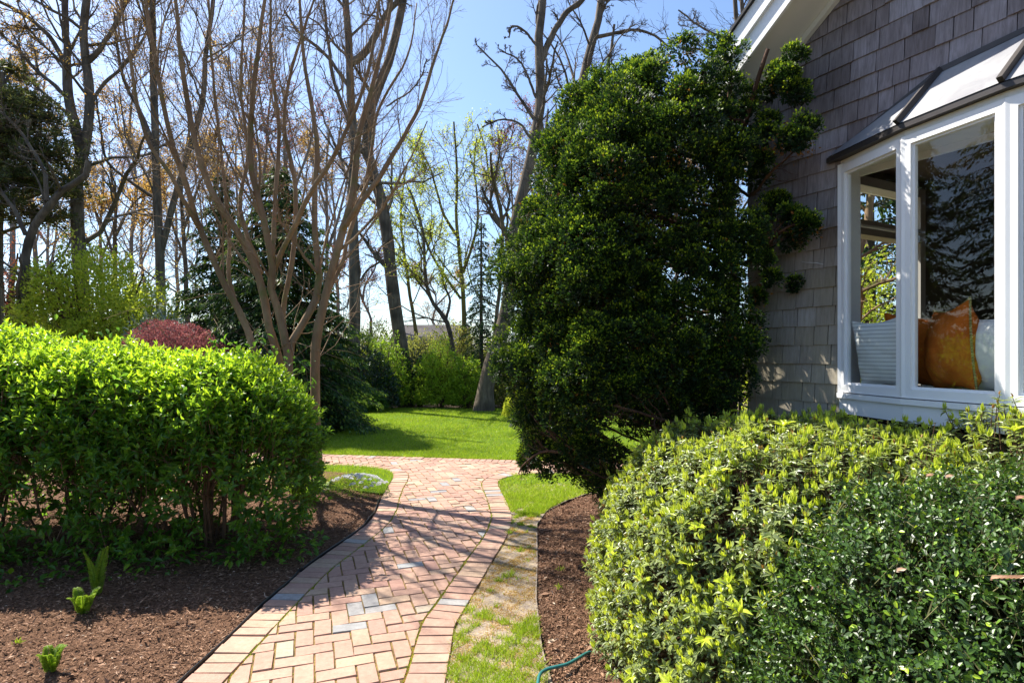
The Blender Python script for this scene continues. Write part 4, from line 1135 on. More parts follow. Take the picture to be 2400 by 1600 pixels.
# ---- glossy holly
def holly():
    r = np.random.default_rng(51)
    cx, cy, rx, ry, h, pw = 1.92, 1.78, 1.16, 1.10, 1.20, 2.6
    t = thing("holly_shrub", "dense small leaved glossy dark green holly in the lower right corner", "shrub", (cx, cy, 0))
    a = Acc(); c = Acc()
    p, nn = mound_points(r, 13500, 0, 0, rx, ry, h, pw, 0.06, 0.04, 9)
    wp = p + np.array([cx, cy, 0]); k = keep_room(wp) & (wp[:, 1] > 0.55)
    k &= ~((wp[:, 1] < 1.2) & (wp[:, 0] < 0.85))
    p, nn = p[k], nn[k]; n = len(p)
    d = nrm(nn * 0.9 + r.normal(size=(n, 3)) * 0.55 + np.array([0, 0, 0.35]))
    L = r.uniform(0.05, 0.12, n); dep = r.uniform(-0.09, 0.02, n)
    base = p + nn * dep[:, None] - d * (L * 0.7)[:, None]
    st = np.stack([base - d * 0.05, base + d * (L * .5)[:, None], base + d * L[:, None]], 1); tubes(c, st, np.tile([0.002, 0.0014, 0.0008], (n, 1)), 3)
    s0 = nrm(np.cross(d, r.normal(size=(n, 3)))); s1 = np.cross(d, s0)
    nod = 9
    for k_ in range(nod):
        f_ = (k_ + 0.6) / nod; th = k_ * 2.4 + r.normal(size=n) * 0.25
        o = s0 * np.cos(th)[:, None] + s1 * np.sin(th)[:, None]
        ln = r.uniform(0.017, 0.027, n) * (1.1 - 0.3 * f_)
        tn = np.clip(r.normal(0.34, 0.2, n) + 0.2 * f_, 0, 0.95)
        if k_ >= nod - 2: tn = np.where(r.random(n) < 0.06, 1.0, tn)
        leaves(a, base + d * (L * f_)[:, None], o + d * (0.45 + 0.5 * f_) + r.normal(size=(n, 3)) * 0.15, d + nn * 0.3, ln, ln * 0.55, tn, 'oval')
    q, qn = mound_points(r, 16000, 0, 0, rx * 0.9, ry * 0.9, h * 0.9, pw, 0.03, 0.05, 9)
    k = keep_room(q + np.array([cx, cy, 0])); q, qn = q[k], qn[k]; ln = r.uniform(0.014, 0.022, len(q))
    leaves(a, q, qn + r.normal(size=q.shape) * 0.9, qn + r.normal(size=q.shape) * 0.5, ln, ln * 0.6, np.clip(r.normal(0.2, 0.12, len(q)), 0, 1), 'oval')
    P0 = []
    for i in range(20):
        b0 = np.array([r.normal() * 0.15, r.normal() * 0.2, -0.05]); e = p[r.integers(0, n)] * 0.95
        P0.append(resample([b0, (b0 + e) / 2, e], 7))
    tubes(c, np.array(P0), np.tile(np.linspace(0.012, 0.003, 7), (20, 1)), 5)
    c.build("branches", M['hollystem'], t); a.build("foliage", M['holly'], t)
    # curled dry leaves caught in the top
    G_ = "dry fallen leaves caught on the holly"
    for i, (px_, py_, lab) in enumerate([(2170, 1125, "curled tan leaf on the holly near its back edge, the left of a pair"), (2215, 1128, "curled tan leaf on the holly near its back edge, the right of a pair"), (1900, 1390, "small orange brown leaf caught low in the holly"), (2100, 1350, "small pale brown leaf in the middle of the holly"), (2320, 1370, "long brown dry frond lying on the right of the holly"), (2380, 1180, "pale brown leaf at the right edge of the photo on the holly")]):
        # walk along the ray until the dome is met
        for Y in np.linspace(0.6, 4.5, 400):
            w_ = P(px_, py_, Y); rel = w_ - np.array([cx, cy, 0])
            if (abs(rel[0]) / rx) ** pw + (abs(rel[1]) / ry) ** pw + (abs(rel[2]) / h) ** pw < 1.06: break
        b = Acc(); nleaf = 1 if i != 4 else 7
        for j in range(nleaf):
            leaves(b, np.array([[j * 0.012, j * -0.002, 0.012]]), np.array([[1, 0.3 - 0.2 * (j % 2), 0.25 * (-1) ** j]]), np.array([[0, -0.5, 1.0]]), 0.04 if nleaf == 1 else 0.014, 0.018 if nleaf == 1 else 0.006, r.uniform(0.6, 1), 'leaf')
            leaves(b, np.array([[j * 0.012 + .004, 0.004, 0.014]]), np.array([[0.8, -0.4, 0.5]]), np.array([[0.4, -0.5, 1.0]]), 0.026, 0.012, r.uniform(0.5, 1), 'leaf')
        o = b.build("dry_leaf", M['chip']); o.location = w_; tag(o, lab, "dry leaf", G_)
holly()

# ---- hinoki cypress at the house corner
def cypress():
    r = np.random.default_rng(61)
    bx, by = 1.60, 4.30
    t = thing("cypress_tree", "large dark hinoki cypress with clumpy fan sprays leaning away from the house corner", "tree", (bx, by, 0))
    P0_ = P
    P_ = lambda a_, b_, c_: P0_(a_, b_, c_ - 0.6 - 0.12 * float(np.clip((560 - b_) / 300, 0, 1)))
    Y0 = 4.7
    outl = np.array([(1440,1185),(1370,1130),(1270,1075),(1235,1050),(1225,985),(1190,900),(1165,835),(1205,790),(1190,705),(1172,640),(1190,580),(1222,545),(1245,470),(1280,430),(1262,360),(1305,300),(1325,240),(1385,200),(1420,150),(1490,150),(1545,98),(1600,105),(1640,130),(1670,92),(1715,115),(1735,180),(1745,250),(1770,330),(1755,420),(1775,500),(1765,600),(1750,690),(1770,760),(1760,850),(1740,930),(1650,985),(1560,1035),(1500,1110)], float)
    ox = (outl[:, 0] - 1200) / F * Y0; oz = CAMZ - (outl[:, 1] - HZ) / F * Y0
    op = np.c_[ox, oz]
    a = Acc(); br = Acc(); dr = Acc()
    # tuft centres
    n = 26000
    xp = r.uniform(1160, 1780, n); yp = r.uniform(85, 1190, n)
    ins_ = inside(outl, np.c_[xp, yp]); xp, yp = xp[ins_], yp[ins_]
    seg = resample(np.vstack([outl, outl[:1]]), 260)
    dist = np.sqrt(((seg[None] - np.c_[xp, yp][:, None]) ** 2).sum(-1)).min(1) / F * Y0
    topf = np.clip((560 - yp) / 250, 0, 1) * np.clip((xp - 1480) / 150, 0, 1)
    yc = np.interp(xp, [1160, 1400, 1550, 1700, 1800], [4.75, 4.65, 4.4, 4.15, 4.0]) - 0.30 * topf
    hdm = np.interp(xp, [1160, 1400, 1600, 1780], [0.7, 0.8, 0.5, 0.3]) * (1 - 0.35 * topf)
    hd = np.clip(np.sqrt(np.clip(dist / 0.6, 0, 1)), 0.05, 1.0) * hdm
    sgn = np.where(r.random(len(xp)) < 0.64, -1, 1)
    dep = sgn * hd * (1 - 0.5 * r.random(len(xp)) ** 2)
    y = yc + dep
    x = (xp - 1200) / F * y; z = CAMZ - (yp - HZ) / F * y
    c = np.c_[x, y, z]
    lum = noise(x, y, z, 3.4, 2) + 0.6 * noise(x, y, z, 7.5, 5)
    keep = ((lum > -0.24) | (dist < 0.15)) & (dist > r.uniform(0.03, 0.22, len(dist)))
    pxx, pyy = xp, yp
    for hx, hy, hr in ((1570, 645, 38), (1600, 400, 26), (1655, 470, 24), (1330, 960, 34), (1520, 1000, 46), (1590, 940, 32), (1440, 1010, 42), (1725, 480, 22), (1480, 1050, 44), (1380, 1010, 34), (1715, 720, 34), (1715, 790, 26), (1712, 900, 34), (1420, 560, 18), (1540, 500, 16), (1300, 1000, 24), (1400, 1080, 20)):
        keep &= ((pxx - hx) ** 2 + (pyy - hy) ** 2 > hr ** 2)
    low = (pyy > 930); keep &= ~(low & (r.random(len(x)) < 0.35))
    so = (c - C0) @ U; oo = (c - C0) @ NO
    keep &= ~((so > -0.08) & (oo < 0.12)) & ~((so > -0.42) & (so < 0.03) & (oo < 0.52) & (z > 3.0)) & ~((so >= 0.03) & (oo < 0.5) & (z > 3.25 + 0.667 * so))
    c = c[keep]; dist = dist[keep]
    # clump centres kept apart
    cell = np.floor(c / 0.172).astype(int); _, ui = np.unique(cell[:, 0] * 100003 + cell[:, 1] * 1009 + cell[:, 2], return_index=True)
    c = c[ui]; dist = dist[ui]
    # extra lobes: the leaning tip by the eave and the branches in front of the wall
    ex = []
    for (px_, py_, Yc, rad, m_) in ((1835,165,4.55,.09,30),(1850,215,4.5,.08,20),(1795,245,4.6,.12,24),(1785,300,4.6,.12,20),(1795,350,4.5,.10,16),(1850,345,4.3,.05,16),(1885,322,4.15,.03,8),
                                    (1810,520,4.5,.10,20),(1855,515,4.3,.05,12),(1885,520,4.2,.03,8),(1790,560,4.6,.12,18),(1825,590,4.5,.11,18),(1790,640,4.6,.14,22),(1770,700,4.6,.10,14),(1760,820,4.65,.13,24),(1750,880,4.6,.13,24),(1240,1075,5.0,.09,12),(1250,1040,5.05,.07,8),(1760,470,4.7,.12,16)):
        Yc = min(Yc - 0.35, 4.095 / (0.525 + (px_ - 1200) / F) - (0.42 if py_ < 400 else 0.22)) if px_ > 1500 else Yc - 0.3
        q = P(px_, py_, Yc) + r.normal(size=(max(2, m_ // 8), 3)) * rad * 0.6; ex.append(q)
    ex = np.vstack(ex); c = np.vstack([c, ex]); dist = np.r_[dist, np.full(len(ex), 0.05)]
    axis = np.array([1.0, 5.2, 0]); 
    o = c - np.c_[np.interp(c[:, 0], [0, 2], [0.75, 1.6]), np.interp(c[:, 0], [0, 2], [4.75, 4.1]), np.clip(c[:, 2] * 0.85, 0.9, 3.4)]
    out = nrm(o); out = nrm(out + np.array([0, 0, 0.35]) + r.normal(size=out.shape) * 0.22)
    crad = r.uniform(0.09, 0.18, len(c)) * np.where(dist < 0.06, 0.72, 1)
    c = c + out * np.clip(r.normal(size=(len(c), 1)) * 0.06, -0.12, 0.07) * (np.arange(len(c)) < len(c) - len(ex))[:, None]; crad[-len(ex):] *= 0.62
    print("cypress clumps", len(c))
    # gaps in the crown through which the sun reaches the lower wall and the window
    tt = (c - C0) @ NO / (sdir @ NO); hit = c - C0 - tt[:, None] * sdir; hs, hz_ = hit @ U, hit[:, 2]
    sun_gap = ((hs > 0.02) & (hs < 0.85) & (hz_ > 0.8) & (hz_ < 1.68)) | ((hs > 0.42) & (hs < 0.85) & (hz_ < 2.1) & (hz_ > 0.8))
    sun_gap &= (tt > 0)
    win_gap = (hs > 0.74) & (hs < 2.2) & (hz_ > 1.2) & (hz_ < 3.1) & (r.random(len(c)) < 0.5)
    isx = (np.arange(len(c)) >= len(c) - len(ex)) & (c[:, 2] > 2.0)
    k = ~(sun_gap | win_gap) | isx; c, out, crad = c[k], out[k], crad[k]
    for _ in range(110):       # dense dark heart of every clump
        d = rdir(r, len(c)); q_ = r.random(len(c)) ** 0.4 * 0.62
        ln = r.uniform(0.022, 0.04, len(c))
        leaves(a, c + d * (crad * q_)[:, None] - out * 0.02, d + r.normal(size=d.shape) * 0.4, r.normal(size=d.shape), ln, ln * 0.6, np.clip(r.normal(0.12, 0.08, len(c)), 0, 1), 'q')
    ns = 36
    s0 = nrm(np.cross(out, [0.3, 0.1, 1.0])); s1 = np.cross(out, s0)
    C_, O_, Rr = [], [], []
    for k in range(ns):
        th = r.uniform(0, 2 * pi, len(c)); el = np.arccos(1 - r.random(len(c)) * 0.9)
        d = nrm(out * np.cos(el)[:, None] + (s0 * np.cos(th)[:, None] + s1 * np.sin(th)[:, None]) * np.sin(el)[:, None])
        C_.append(c + d * (crad * r.uniform(0.45, 1.0, len(c)))[:, None]); O_.append(nrm(d + ZZ * 0.35)); Rr.append(r.uniform(0.035, 0.062, len(c)))
    cs, os_, rs = np.vstack(C_), np.vstack(O_), np.concatenate(Rr)
    so = (cs - C0) @ U; oo = (cs - C0) @ NO
    k = ~((so > -0.03) & (oo < 0.03)) & ~((so > -0.40) & (so < 0.03) & (oo < 0.45) & (cs[:, 2] > 3.08)) & ~((so >= 0.03) & (oo < 0.45) & (cs[:, 2] > 3.36 + 0.667 * so)); cs, os_, rs = cs[k], os_[k], rs[k]
    nf_ = nrm(np.cross(os_, r.normal(size=os_.shape))); tf_ = np.cross(nf_, os_); base_t = r.normal(size=len(cs)) * 0.09
    for k in range(21):
        an = r.uniform(-1.25, 1.25, len(cs))
        d = nrm(os_ * np.cos(an)[:, None] + tf_ * np.sin(an)[:, None] + nf_ * r.normal(size=(len(cs), 1)) * 0.16)
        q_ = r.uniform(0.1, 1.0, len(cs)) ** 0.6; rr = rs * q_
        tn = np.clip(0.08 + 0.50 * q_ ** 3 + base_t + r.normal(size=len(cs)) * 0.08 + 0.40 * os_[:, 2] * q_ ** 2, 0, 1)  # tips brighten as new growth; upward ones also tinted to imitate sunlit tops
        ln = r.uniform(0.012, 0.023, len(cs))
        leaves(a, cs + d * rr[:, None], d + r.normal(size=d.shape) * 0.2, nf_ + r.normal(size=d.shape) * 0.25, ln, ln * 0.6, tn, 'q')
    # brown dry patches inside
    k = r.random(len(c)) < 0.16; q = c[k]
    for _ in range(40):
        ln = r.uniform(0.02, 0.035, len(q)); leaves(dr, q + r.normal(size=q.shape) * 0.05 - out[k] * 0.03, r.normal(size=q.shape), r.normal(size=q.shape), ln, ln * 0.5, r.random(len(q)), 'q')
    q = P(1885, 345, 3.85) + r.normal(size=(90, 3)) * 0.035; ln = r.uniform(0.015, 0.03, 90); leaves(dr, q, r.normal(size=q.shape) + np.array([0, 0, -0.8]), r.normal(size=q.shape), ln, ln * 0.5, 0.6 + 0.4 * r.random(90), 'q')
    q = P(1810, 350, 4.0) + r.normal(size=(60, 3)) * 0.035; leaves(dr, q, r.normal(size=q.shape) + np.array([0, 0, -0.8]), r.normal(size=q.shape), 0.02, 0.01, 0.6 + 0.4 * r.random(60), 'q')
    # trunk and limbs
    L0 = np.array([bx, by, 0])
    trunk = resample(np.array([[bx - 0.02, by, -0.05], P_(1712, 960, 4.88), P_(1717, 780, 4.90), P_(1722, 690, 4.92), P_(1715, 560, 4.98), P_(1700, 400, 4.85), P_(1680, 270, 4.65), P_(1650, 190, 4.6)]), 22)
    tr_ = Acc(); wob = 1 + 0.12 * r.normal(size=22); tubes(tr_, trunk, np.linspace(0.062, 0.015, 22) * wob, 12)
    tip = resample(np.array([P(1712, 420, 4.15), P(1735, 330, 4.0), P(1755, 260, 3.85), P(1775, 190, 3.75), P(1800, 115, 3.68)]), 9); tubes(tr_, tip, np.linspace(0.026, 0.012, 9), 8, cap=True)
    tip = resample(np.array([P(1700, 380, 4.1), P(1705, 270, 3.9), P(1714, 185, 3.8)]), 7); tubes(tr_, tip, np.linspace(0.022, 0.012, 7), 8, cap=True)
    stub = resample(np.array([P_(1715, 758, 4.88), P_(1695, 757, 4.84), P_(1688, 759, 4.83)]), 5); tubes(tr_, stub, np.array([0.03, 0.026, 0.024, 0.022, 0.02]), 8, cap=True)
    tr_.build("trunk", M['bark_red'], t, smooth=True, loc=L0)
    base = trunk[2]
    lim = []
    tg = c[r.integers(0, len(c), 70)]
    for q in tg:
        hgt = np.clip(q[2] - abs(q[0] - bx) * 0.55, 0.15, 3.8); b0 = np.array([np.interp(hgt, trunk[:, 2], trunk[:, 0]), np.interp(hgt, trunk[:, 2], trunk[:, 1]), hgt])
        mid = b0 * 0.45 + q * 0.55 + np.array([0, 0, -0.12]) + r.normal(size=3) * 0.05
        lim.append(resample([b0, mid, q], 8))
    for pts_ in (((1712,1010,4.9),(1600,1010,4.85),(1480,985,4.8),(1380,945,4.75),(1290,905,4.7)), ((1700,1040,4.9),(1560,1075,4.85),(1420,1080,4.8),(1320,1040,4.75),(1255,985,4.75)),
                 ((1700,1060,4.9),(1560,1110,4.9),(1440,1110,4.85),(1370,1060,4.8),(1290,1010,4.8)), ((1710,990,4.9),(1640,1000,4.7),(1560,985,4.5),(1480,960,4.4),(1440,950,4.4)),
                 ((1700,1060,4.9),(1600,1110,4.8),(1500,1130,4.7),(1420,1120,4.65),(1360,1090,4.65)), ((1320,1060,4.8),(1270,1058,4.85),(1225,1090,4.9),(1215,1110,4.9)), ((1718,430,4.9),(1760,460,4.75),(1800,410,4.6),(1840,375,4.5),(1870,345,4.45)),
                 ((1716,620,4.9),(1770,610,4.75),(1800,575,4.65),(1830,540,4.55),(1880,520,4.45))):
        lim.append(resample([P_(*q) for q in pts_], 8))
    lim = np.array(lim); R0 = r.uniform(0.010, 0.024, (len(lim), 1)) * np.linspace(1, 0.35, 8)[None]
    tubes(br, lim, R0, 6)
    P1, R1 = grow(r, lim, R0, 9, (0.25, 0.98), (0.4, 1.1), (0.18, 0.4), (0.35, 0.6), 6, 0.05, 0.2); 
    ok = ((P1[:, -1] - C0) @ NO > 0.03) | (P1[:, -1, 1] > 4.45); tubes(br, P1[ok], R1[ok], 4)
    P2, R2 = grow(r, P1[ok], R1[ok], 4, (0.3, 0.98), (0.5, 1.2), (0.4, 0.8), (0.45, 0.7), 4, 0.0, 0.25, rmin=0.0012); 
    ok = ((P2[:, -1] - C0) @ NO > 0.03) | (P2[:, -1, 1] > 4.45); tubes(br, P2[ok], R2[ok], 3)
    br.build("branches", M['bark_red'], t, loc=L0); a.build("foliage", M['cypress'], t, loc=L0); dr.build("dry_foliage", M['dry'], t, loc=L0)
    # ivy on the trunk
    iv = Acc(); n = 420; zz = r.uniform(0.3, 2.1, n); tx = np.interp(zz, trunk[:, 2], trunk[:, 0]); ty = np.interp(zz, trunk[:, 2], trunk[:, 1])
    th = r.uniform(-1.4, 0.9, n); rr = r.uniform(0.06, 0.11, n) * np.where(zz < 1.1, 1.25, 1)
    p = np.c_[tx + rr * np.cos(th), ty + rr * np.sin(th) - 0.01, zz]
    ln = r.uniform(0.02, 0.038, n); leaves(iv, p, np.c_[np.cos(th), np.sin(th), -0.5 + 0 * th] + r.normal(size=(n, 3)) * 0.5, np.c_[np.cos(th), np.sin(th), 0.5 + 0 * th], ln, ln * 0.8, r.random(n), 'oval')
    it = thing("ivy", "ivy climbing the right side of the cypress trunk against the shingles", "ivy", (bx, by, 0))
    vs = []
    for _ in range(6):
        zz = np.linspace(0.0, r.uniform(1.2, 2.1), 12); th = r.uniform(-1.2, 0.8)
        vs.append(np.c_[np.interp(zz, trunk[:, 2], trunk[:, 0]) + 0.075 * np.cos(th) + r.normal(size=12) * 0.006, np.interp(zz, trunk[:, 2], trunk[:, 1]) + 0.075 * np.sin(th), zz])
    vv = Acc(); tubes(vv, np.array(vs), np.full((6, 12), 0.003), 5); vv.build("stems", M['stem'], it, loc=L0); iv.build("foliage", M['ivy'], it, loc=L0)
cypress()

# ---- crape myrtle behind the hedge
def myrtle():
    r = np.random.default_rng(71)
    Y = 7.2
    S = {'A': [(690,1150,7.2),(640,960,7.15),(593,816,7.1),(570,746,7.1),(517,646,7.05),(467,534,7.0),(440,440,6.95),(400,330,6.9),(370,180,6.9),(345,20,6.85),(330,-120,6.8)],
         'A2': [(555,720,7.15),(535,640,7.25),(540,560,7.35),(530,450,7.4),(515,330,7.45),(500,180,7.5),(490,20,7.5),(485,-120,7.5)],
         'B': [(700,1150,7.25),(668,900,7.2),(651,819,7.15),(635,757,7.1),(622,673,7.1),(600,610,7.1),(556,528,7.05),(517,473,7.0),(484,400,7.0),(455,280,6.95),(435,140,6.9),(420,0,6.9),(412,-130,6.9)],
         'C': [(705,1150,7.15),(680,900,7.05),(674,830,7.05),(654,735,7.05),(632,668,7.0),(640,630,6.95),(628,560,6.9),(601,456,6.85),(584,380,6.8),(590,250,6.75),(610,100,6.7),(640,-100,6.65)],
         'C2': [(640,650,7.0),(640,560,7.15),(648,440,7.25),(655,300,7.3),(640,150,7.3),(640,0,7.35),(650,-120,7.4)],
         'D': [(710,1150,7.2),(683,920,7.15),(679,827,7.1),(705,770,7.15),(735,724,7.2),(750,650,7.25),(741,567,7.3),(738,460,7.35),(745,330,7.4),(720,180,7.45),(705,40,7.5),(700,-100,7.5)],
         'D2': [(672,830,7.3),(663,735,7.35),(679,640,7.4),(690,540,7.45),(690,430,7.5),(665,300,7.55),(690,150,7.6),(740,0,7.6),(760,-110,7.6)],
         'E': [(745,1150,7.2),(740,960,7.2),(735,846,7.15),(745,760,7.1),(763,679,7.1),(780,620,7.1),(795,560,7.1),(813,500,7.1),(828,420,7.1),(835,330,7.1),(870,200,7.1),(905,60,7.1),(930,-100,7.1)],
         'E2': [(800,545,7.1),(835,490,7.0),(886,428,6.95),(935,350,6.9),(980,260,6.85),(1015,160,6.8),(1050,60,6.8),(1072,-20,6.75)],
         'E3': [(745,640,7.15),(700,590,7.0),(660,540,6.9),(640,480,6.8)],
         'F': [(765,690,7.1),(800,620,7.3),(815,560,7.4),(850,470,7.5),(870,370,7.6),(890,250,7.7),(960,120,7.75),(980,0,7.8)],
         'G': [(470,540,7.0),(430,470,6.8),(395,400,6.7),(350,330,6.65),(320,220,6.6),(300,60,6.6),(290,-80,6.6)],
         'Hh': [(640,640,7.0),(690,520,6.75),(740,430,6.6),(790,350,6.5),(850,220,6.4),(880,80,6.35),(900,-60,6.3)],
         'I': [(612,640,7.1),(580,560,7.3),(560,470,7.5),(575,360,7.7),(560,200,7.9),(570,60,8.0),(575,-100,8.1)]}
    RR = {'A': (.05,.012), 'A2': (.024,.008), 'B': (.058,.012), 'C': (.058,.012), 'C2': (.03,.009), 'D': (.055,.010), 'D2': (.035,.009), 'E': (.066,.012), 'E2': (.036,.008), 'E3': (.02,.008), 'F': (.03,.008), 'G': (.026,.007), 'Hh': (.032,.008), 'I': (.03, .008)}
    base = np.array([-2.68, 7.2, 0.0])
    t = thing("crape_myrtle", "bare crape myrtle with smooth tan trunks fanning out behind the left hedge", "tree", tuple(base))
    st, rad = [], []
    for k, q in S.items():
        pp = np.array([P(*v) for v in q])
        if q[0][1] == 1150: pp[0, 2] = -0.03
        c = resample(pp, 24); c[3:] += np.cumsum(r.normal(size=(21, 3)) * 0.006, axis=0)
        st.append(c); rad.append(np.linspace(1, 0, 24) ** 0.8 * (RR[k][0] - RR[k][1]) + RR[k][1])
    st = np.array(st); rad = np.array(rad) * (1 + 0.05 * r.normal(size=(len(st), 24)))
    a = Acc(); tubes(a, st, rad, 10, cap=True); a.build("trunks", M['bark_myrtle'], t, smooth=True, loc=base)
    b = Acc()
    P1, R1 = grow(r, st, rad, 10, (0.38, 0.97), (0.25, 0.75), (0.22, 0.5), (0.22, 0.42), 9, 0.10, 0.07, rmin=0.004)
    tubes(b, P1, R1, 6)
    P2, R2 = grow(r, P1, R1, 6, (0.15, 0.97), (0.3, 0.9), (0.3, 0.7), (0.35, 0.6), 7, 0.07, 0.09, rmin=0.0024)
    tubes(b, P2, R2, 4)
    P3, R3 = grow(r, np.vstack([P2]), np.vstack([R2]), 7, (0.2, 0.98), (0.3, 0.9), (0.35, 0.8), (0.5, 0.75), 4, 0.05, 0.12, rmin=0.0014)
    tubes(b, P3, R3, 3)
    print("myrtle", len(P1), len(P2), len(P3))
    # short side twigs low on the trunks
    P4, R4 = grow(r, st, rad, 12, (0.22, 0.6), (0.7, 1.3), (0.10, 0.26), (0.08, 0.14), 6, 0.02, 0.18, rmin=0.003); tubes(b, P4, R4, 4)
    P5, R5 = grow(r, P4, R4, 3, (0.3, 0.95), (0.4, 0.9), (0.3, 0.7), (0.5, 0.7), 4, 0.02, 0.18, rmin=0.002); tubes(b, P5, R5, 3)
    b.build("branches", M['bark_twig'], t, loc=base)
    s_ = Acc(); q = P3[:, -1]; q = q[r.random(len(q)) < 0.05]
    for _ in range(5): leaves(s_, q + r.normal(size=q.shape) * 0.02, r.normal(size=q.shape), r.normal(size=q.shape), 0.011, 0.009, r.random(len(q)), 'q')
    s_.build("seed_pods", M['redbud'], t, loc=base)
myrtle()

# ---- ferns, flowers, grasses, hose, edging
def fern(label, x, y, h, nf, seed, spread=0.5, curl=0.8, leaves_w=1.0):
    r = np.random.default_rng(seed); t = thing("fern", label, "fern", (x, y, 0), "ostrich ferns in the left mulch bed")
    for i in range(nf):
        th = 2 * pi * i / nf + r.normal() * 0.35; out = np.array([cos(th), sin(th), 0]); hh = h * r.uniform(0.75, 1.05)
        s = np.linspace(0, 1, 26); lean = spread * hh
        c = out[None] * (lean * s[:, None] ** 1.7) + ZZ[None] * (hh * (s - 0.12 * curl * s ** 4))[:, None]
        # fiddlehead bend at the tip
        c += out[None] * (0.05 * hh * curl * np.maximum(s - 0.8, 0) ** 1 * 5)[:, None] * 0.5 - ZZ[None] * (hh * 0.10 * curl * np.maximum(s - 0.85, 0) * 6)[:, None]
        a = Acc(); tubes(a, c, np.linspace(0.0035, 0.001, 26), 5, tint=0.3)
        T = nrm(np.gradient(c, axis=0)); sd = nrm(np.cross(T, out + ZZ * 0.3))
        ss = np.linspace(0.12, 0.99, 34); q = np.stack([np.interp(ss, s, c[:, k]) for k in range(3)], 1); Tq = np.stack([np.interp(ss, s, T[:, k]) for k in range(3)], 1); Sq = np.stack([np.interp(ss, s, sd[:, k]) for k in range(3)], 1)
        for sg_ in (-1, 1):
            w_ = hh * 0.20 * leaves_w * np.sin(pi * np.clip(ss, 0, 1) ** 0.8) ** 0.7 + 0.006
            ax = nrm(Sq * sg_ + Tq * 0.45 + out * 0.35 + r.normal(size=q.shape) * 0.08)
            nl = nrm(np.cross(ax, Tq))
            leaves(a, q, ax, nl, w_, w_ * 0.16 + 0.002, np.clip(r.normal(0.65, 0.15, 34), 0, 1), 'leaf')
            for k in (0.35, 0.6, 0.85):
                leaves(a, q + ax * (w_ * k)[:, None], nrm(Tq + ax * 0.5), nl, 0.008, 0.004, 0.8, 'q')
                leaves(a, q + ax * (w_ * k)[:, None], nrm(-Tq + ax * 0.5), nl, 0.008, 0.004, 0.8, 'q')
        a.build("frond", M['fern'], t)
g1 = G(119, 1580); fern("small bright young fern nearest the lower left corner on sunlit mulch", g1[0], g1[1], 0.185, 5, 3, 0.35)
g1 = G(195, 1447); fern("small sunlit fern in front of the tall shaded fern", g1[0], g1[1], 0.20, 5, 4, 0.42)
g1 = G(228, 1405); fern("tall shaded fern against the hedge shadow behind the small fern", g1[0], g1[1], 0.38, 4, 5, 0.20, 0.3, 0.5)

# candytuft
r = np.random.default_rng(91)
cf = G(838, 1158); t = thing("candytuft", "low mound of white candytuft flowers at the corner of the path junction", "flowers", tuple(cf))
a = Acc(); b = Acc(); n = 2600
th = r.uniform(0, 2 * pi, n); rr = np.sqrt(r.random(n)); hz = 0.17 * np.sqrt(np.maximum(1 - rr ** 2, 0)) + 0.02
p = np.c_[rr * np.cos(th) * 0.36, rr * np.sin(th) * 0.26, hz * r.uniform(0.3, 1, n)]
leaves(a, p, np.c_[np.cos(th), np.sin(th), np.ones(n)] + r.normal(size=(n, 3)) * 0.4, r.normal(size=(n, 3)), r.uniform(0.015, 0.03, n), 0.005, r.uniform(0.3, 0.9, n), 'leaf')
for i in range(52):
    th = r.uniform(0, 2 * pi); rr = sqrt(r.random()) * 0.93
    if sin(th) * rr < -0.45 and r.random() < 0.5: continue
    c = np.array([rr * cos(th) * 0.36, rr * sin(th) * 0.26, 0.17 * sqrt(max(1 - rr ** 2, 0)) + 0.045])
    d = rdir(r, 60); d[:, 2] = np.abs(d[:, 2]) * 0.8
    leaves(b, c + d * 0.021, nrm(d + np.array([0, 0, 0.4]) + r.normal(size=d.shape) * 0.6), d, 0.011, 0.010, r.random(60), 'q')
a.build("leaves", M['green'], t); b.build("blossoms", M['white_petal'], t)
# daylily clumps
def strap(label, x, y, n, L, seed, group=None):
    r = np.random.default_rng(seed); t = thing("daylily", label, "plant", (x, y, 0), group); a = Acc()
    for i in range(n):
        th = r.uniform(0, 2 * pi); o = np.array([cos(th), sin(th), 0]); l = L * r.uniform(0.6, 1.05); s = np.linspace(0, 1, 8)
        sp = r.uniform(0.25, 0.8)
        c = o[None] * (l * sp * s[:, None] ** 1.5) + ZZ * (l * (s - 0.55 * sp * s ** 2.6))[:, None] + o * 0.03
        side = np.array([-sin(th), cos(th), 0]); w_ = 0.008 * np.sin(pi * (0.15 + 0.85 * (1 - s) ** 0.8) * 0.55)[:, None] + 0.001
        V = np.stack([c - side * w_, c - np.array([0, 0, 0.003]), c + side * w_], 1).reshape(-1, 3)
        k = np.arange(7)[:, None] * 3
        f = np.vstack([k + np.array([0, 1, 4, 3]), k + np.array([1, 2, 5, 4])]); a.add(V, [f], r.uniform(0.3, 0.9))
    a.build("leaves", M['green'], t)
g1 = G(735, 1180); strap("clump of arching strap leaves between the hedge and the white flowers", g1[0] - 0.05, g1[1], 130, 0.34, 12, "strap leaved clumps")
strap("clump of strap leaves seen through the gap under the hedge", -3.3, 7.0, 110, 0.4, 13, "strap leaved clumps")
strap("smaller clump of strap leaves hidden behind the hedge right end", -2.35, 6.45, 80, 0.34, 14, "strap leaved clumps")
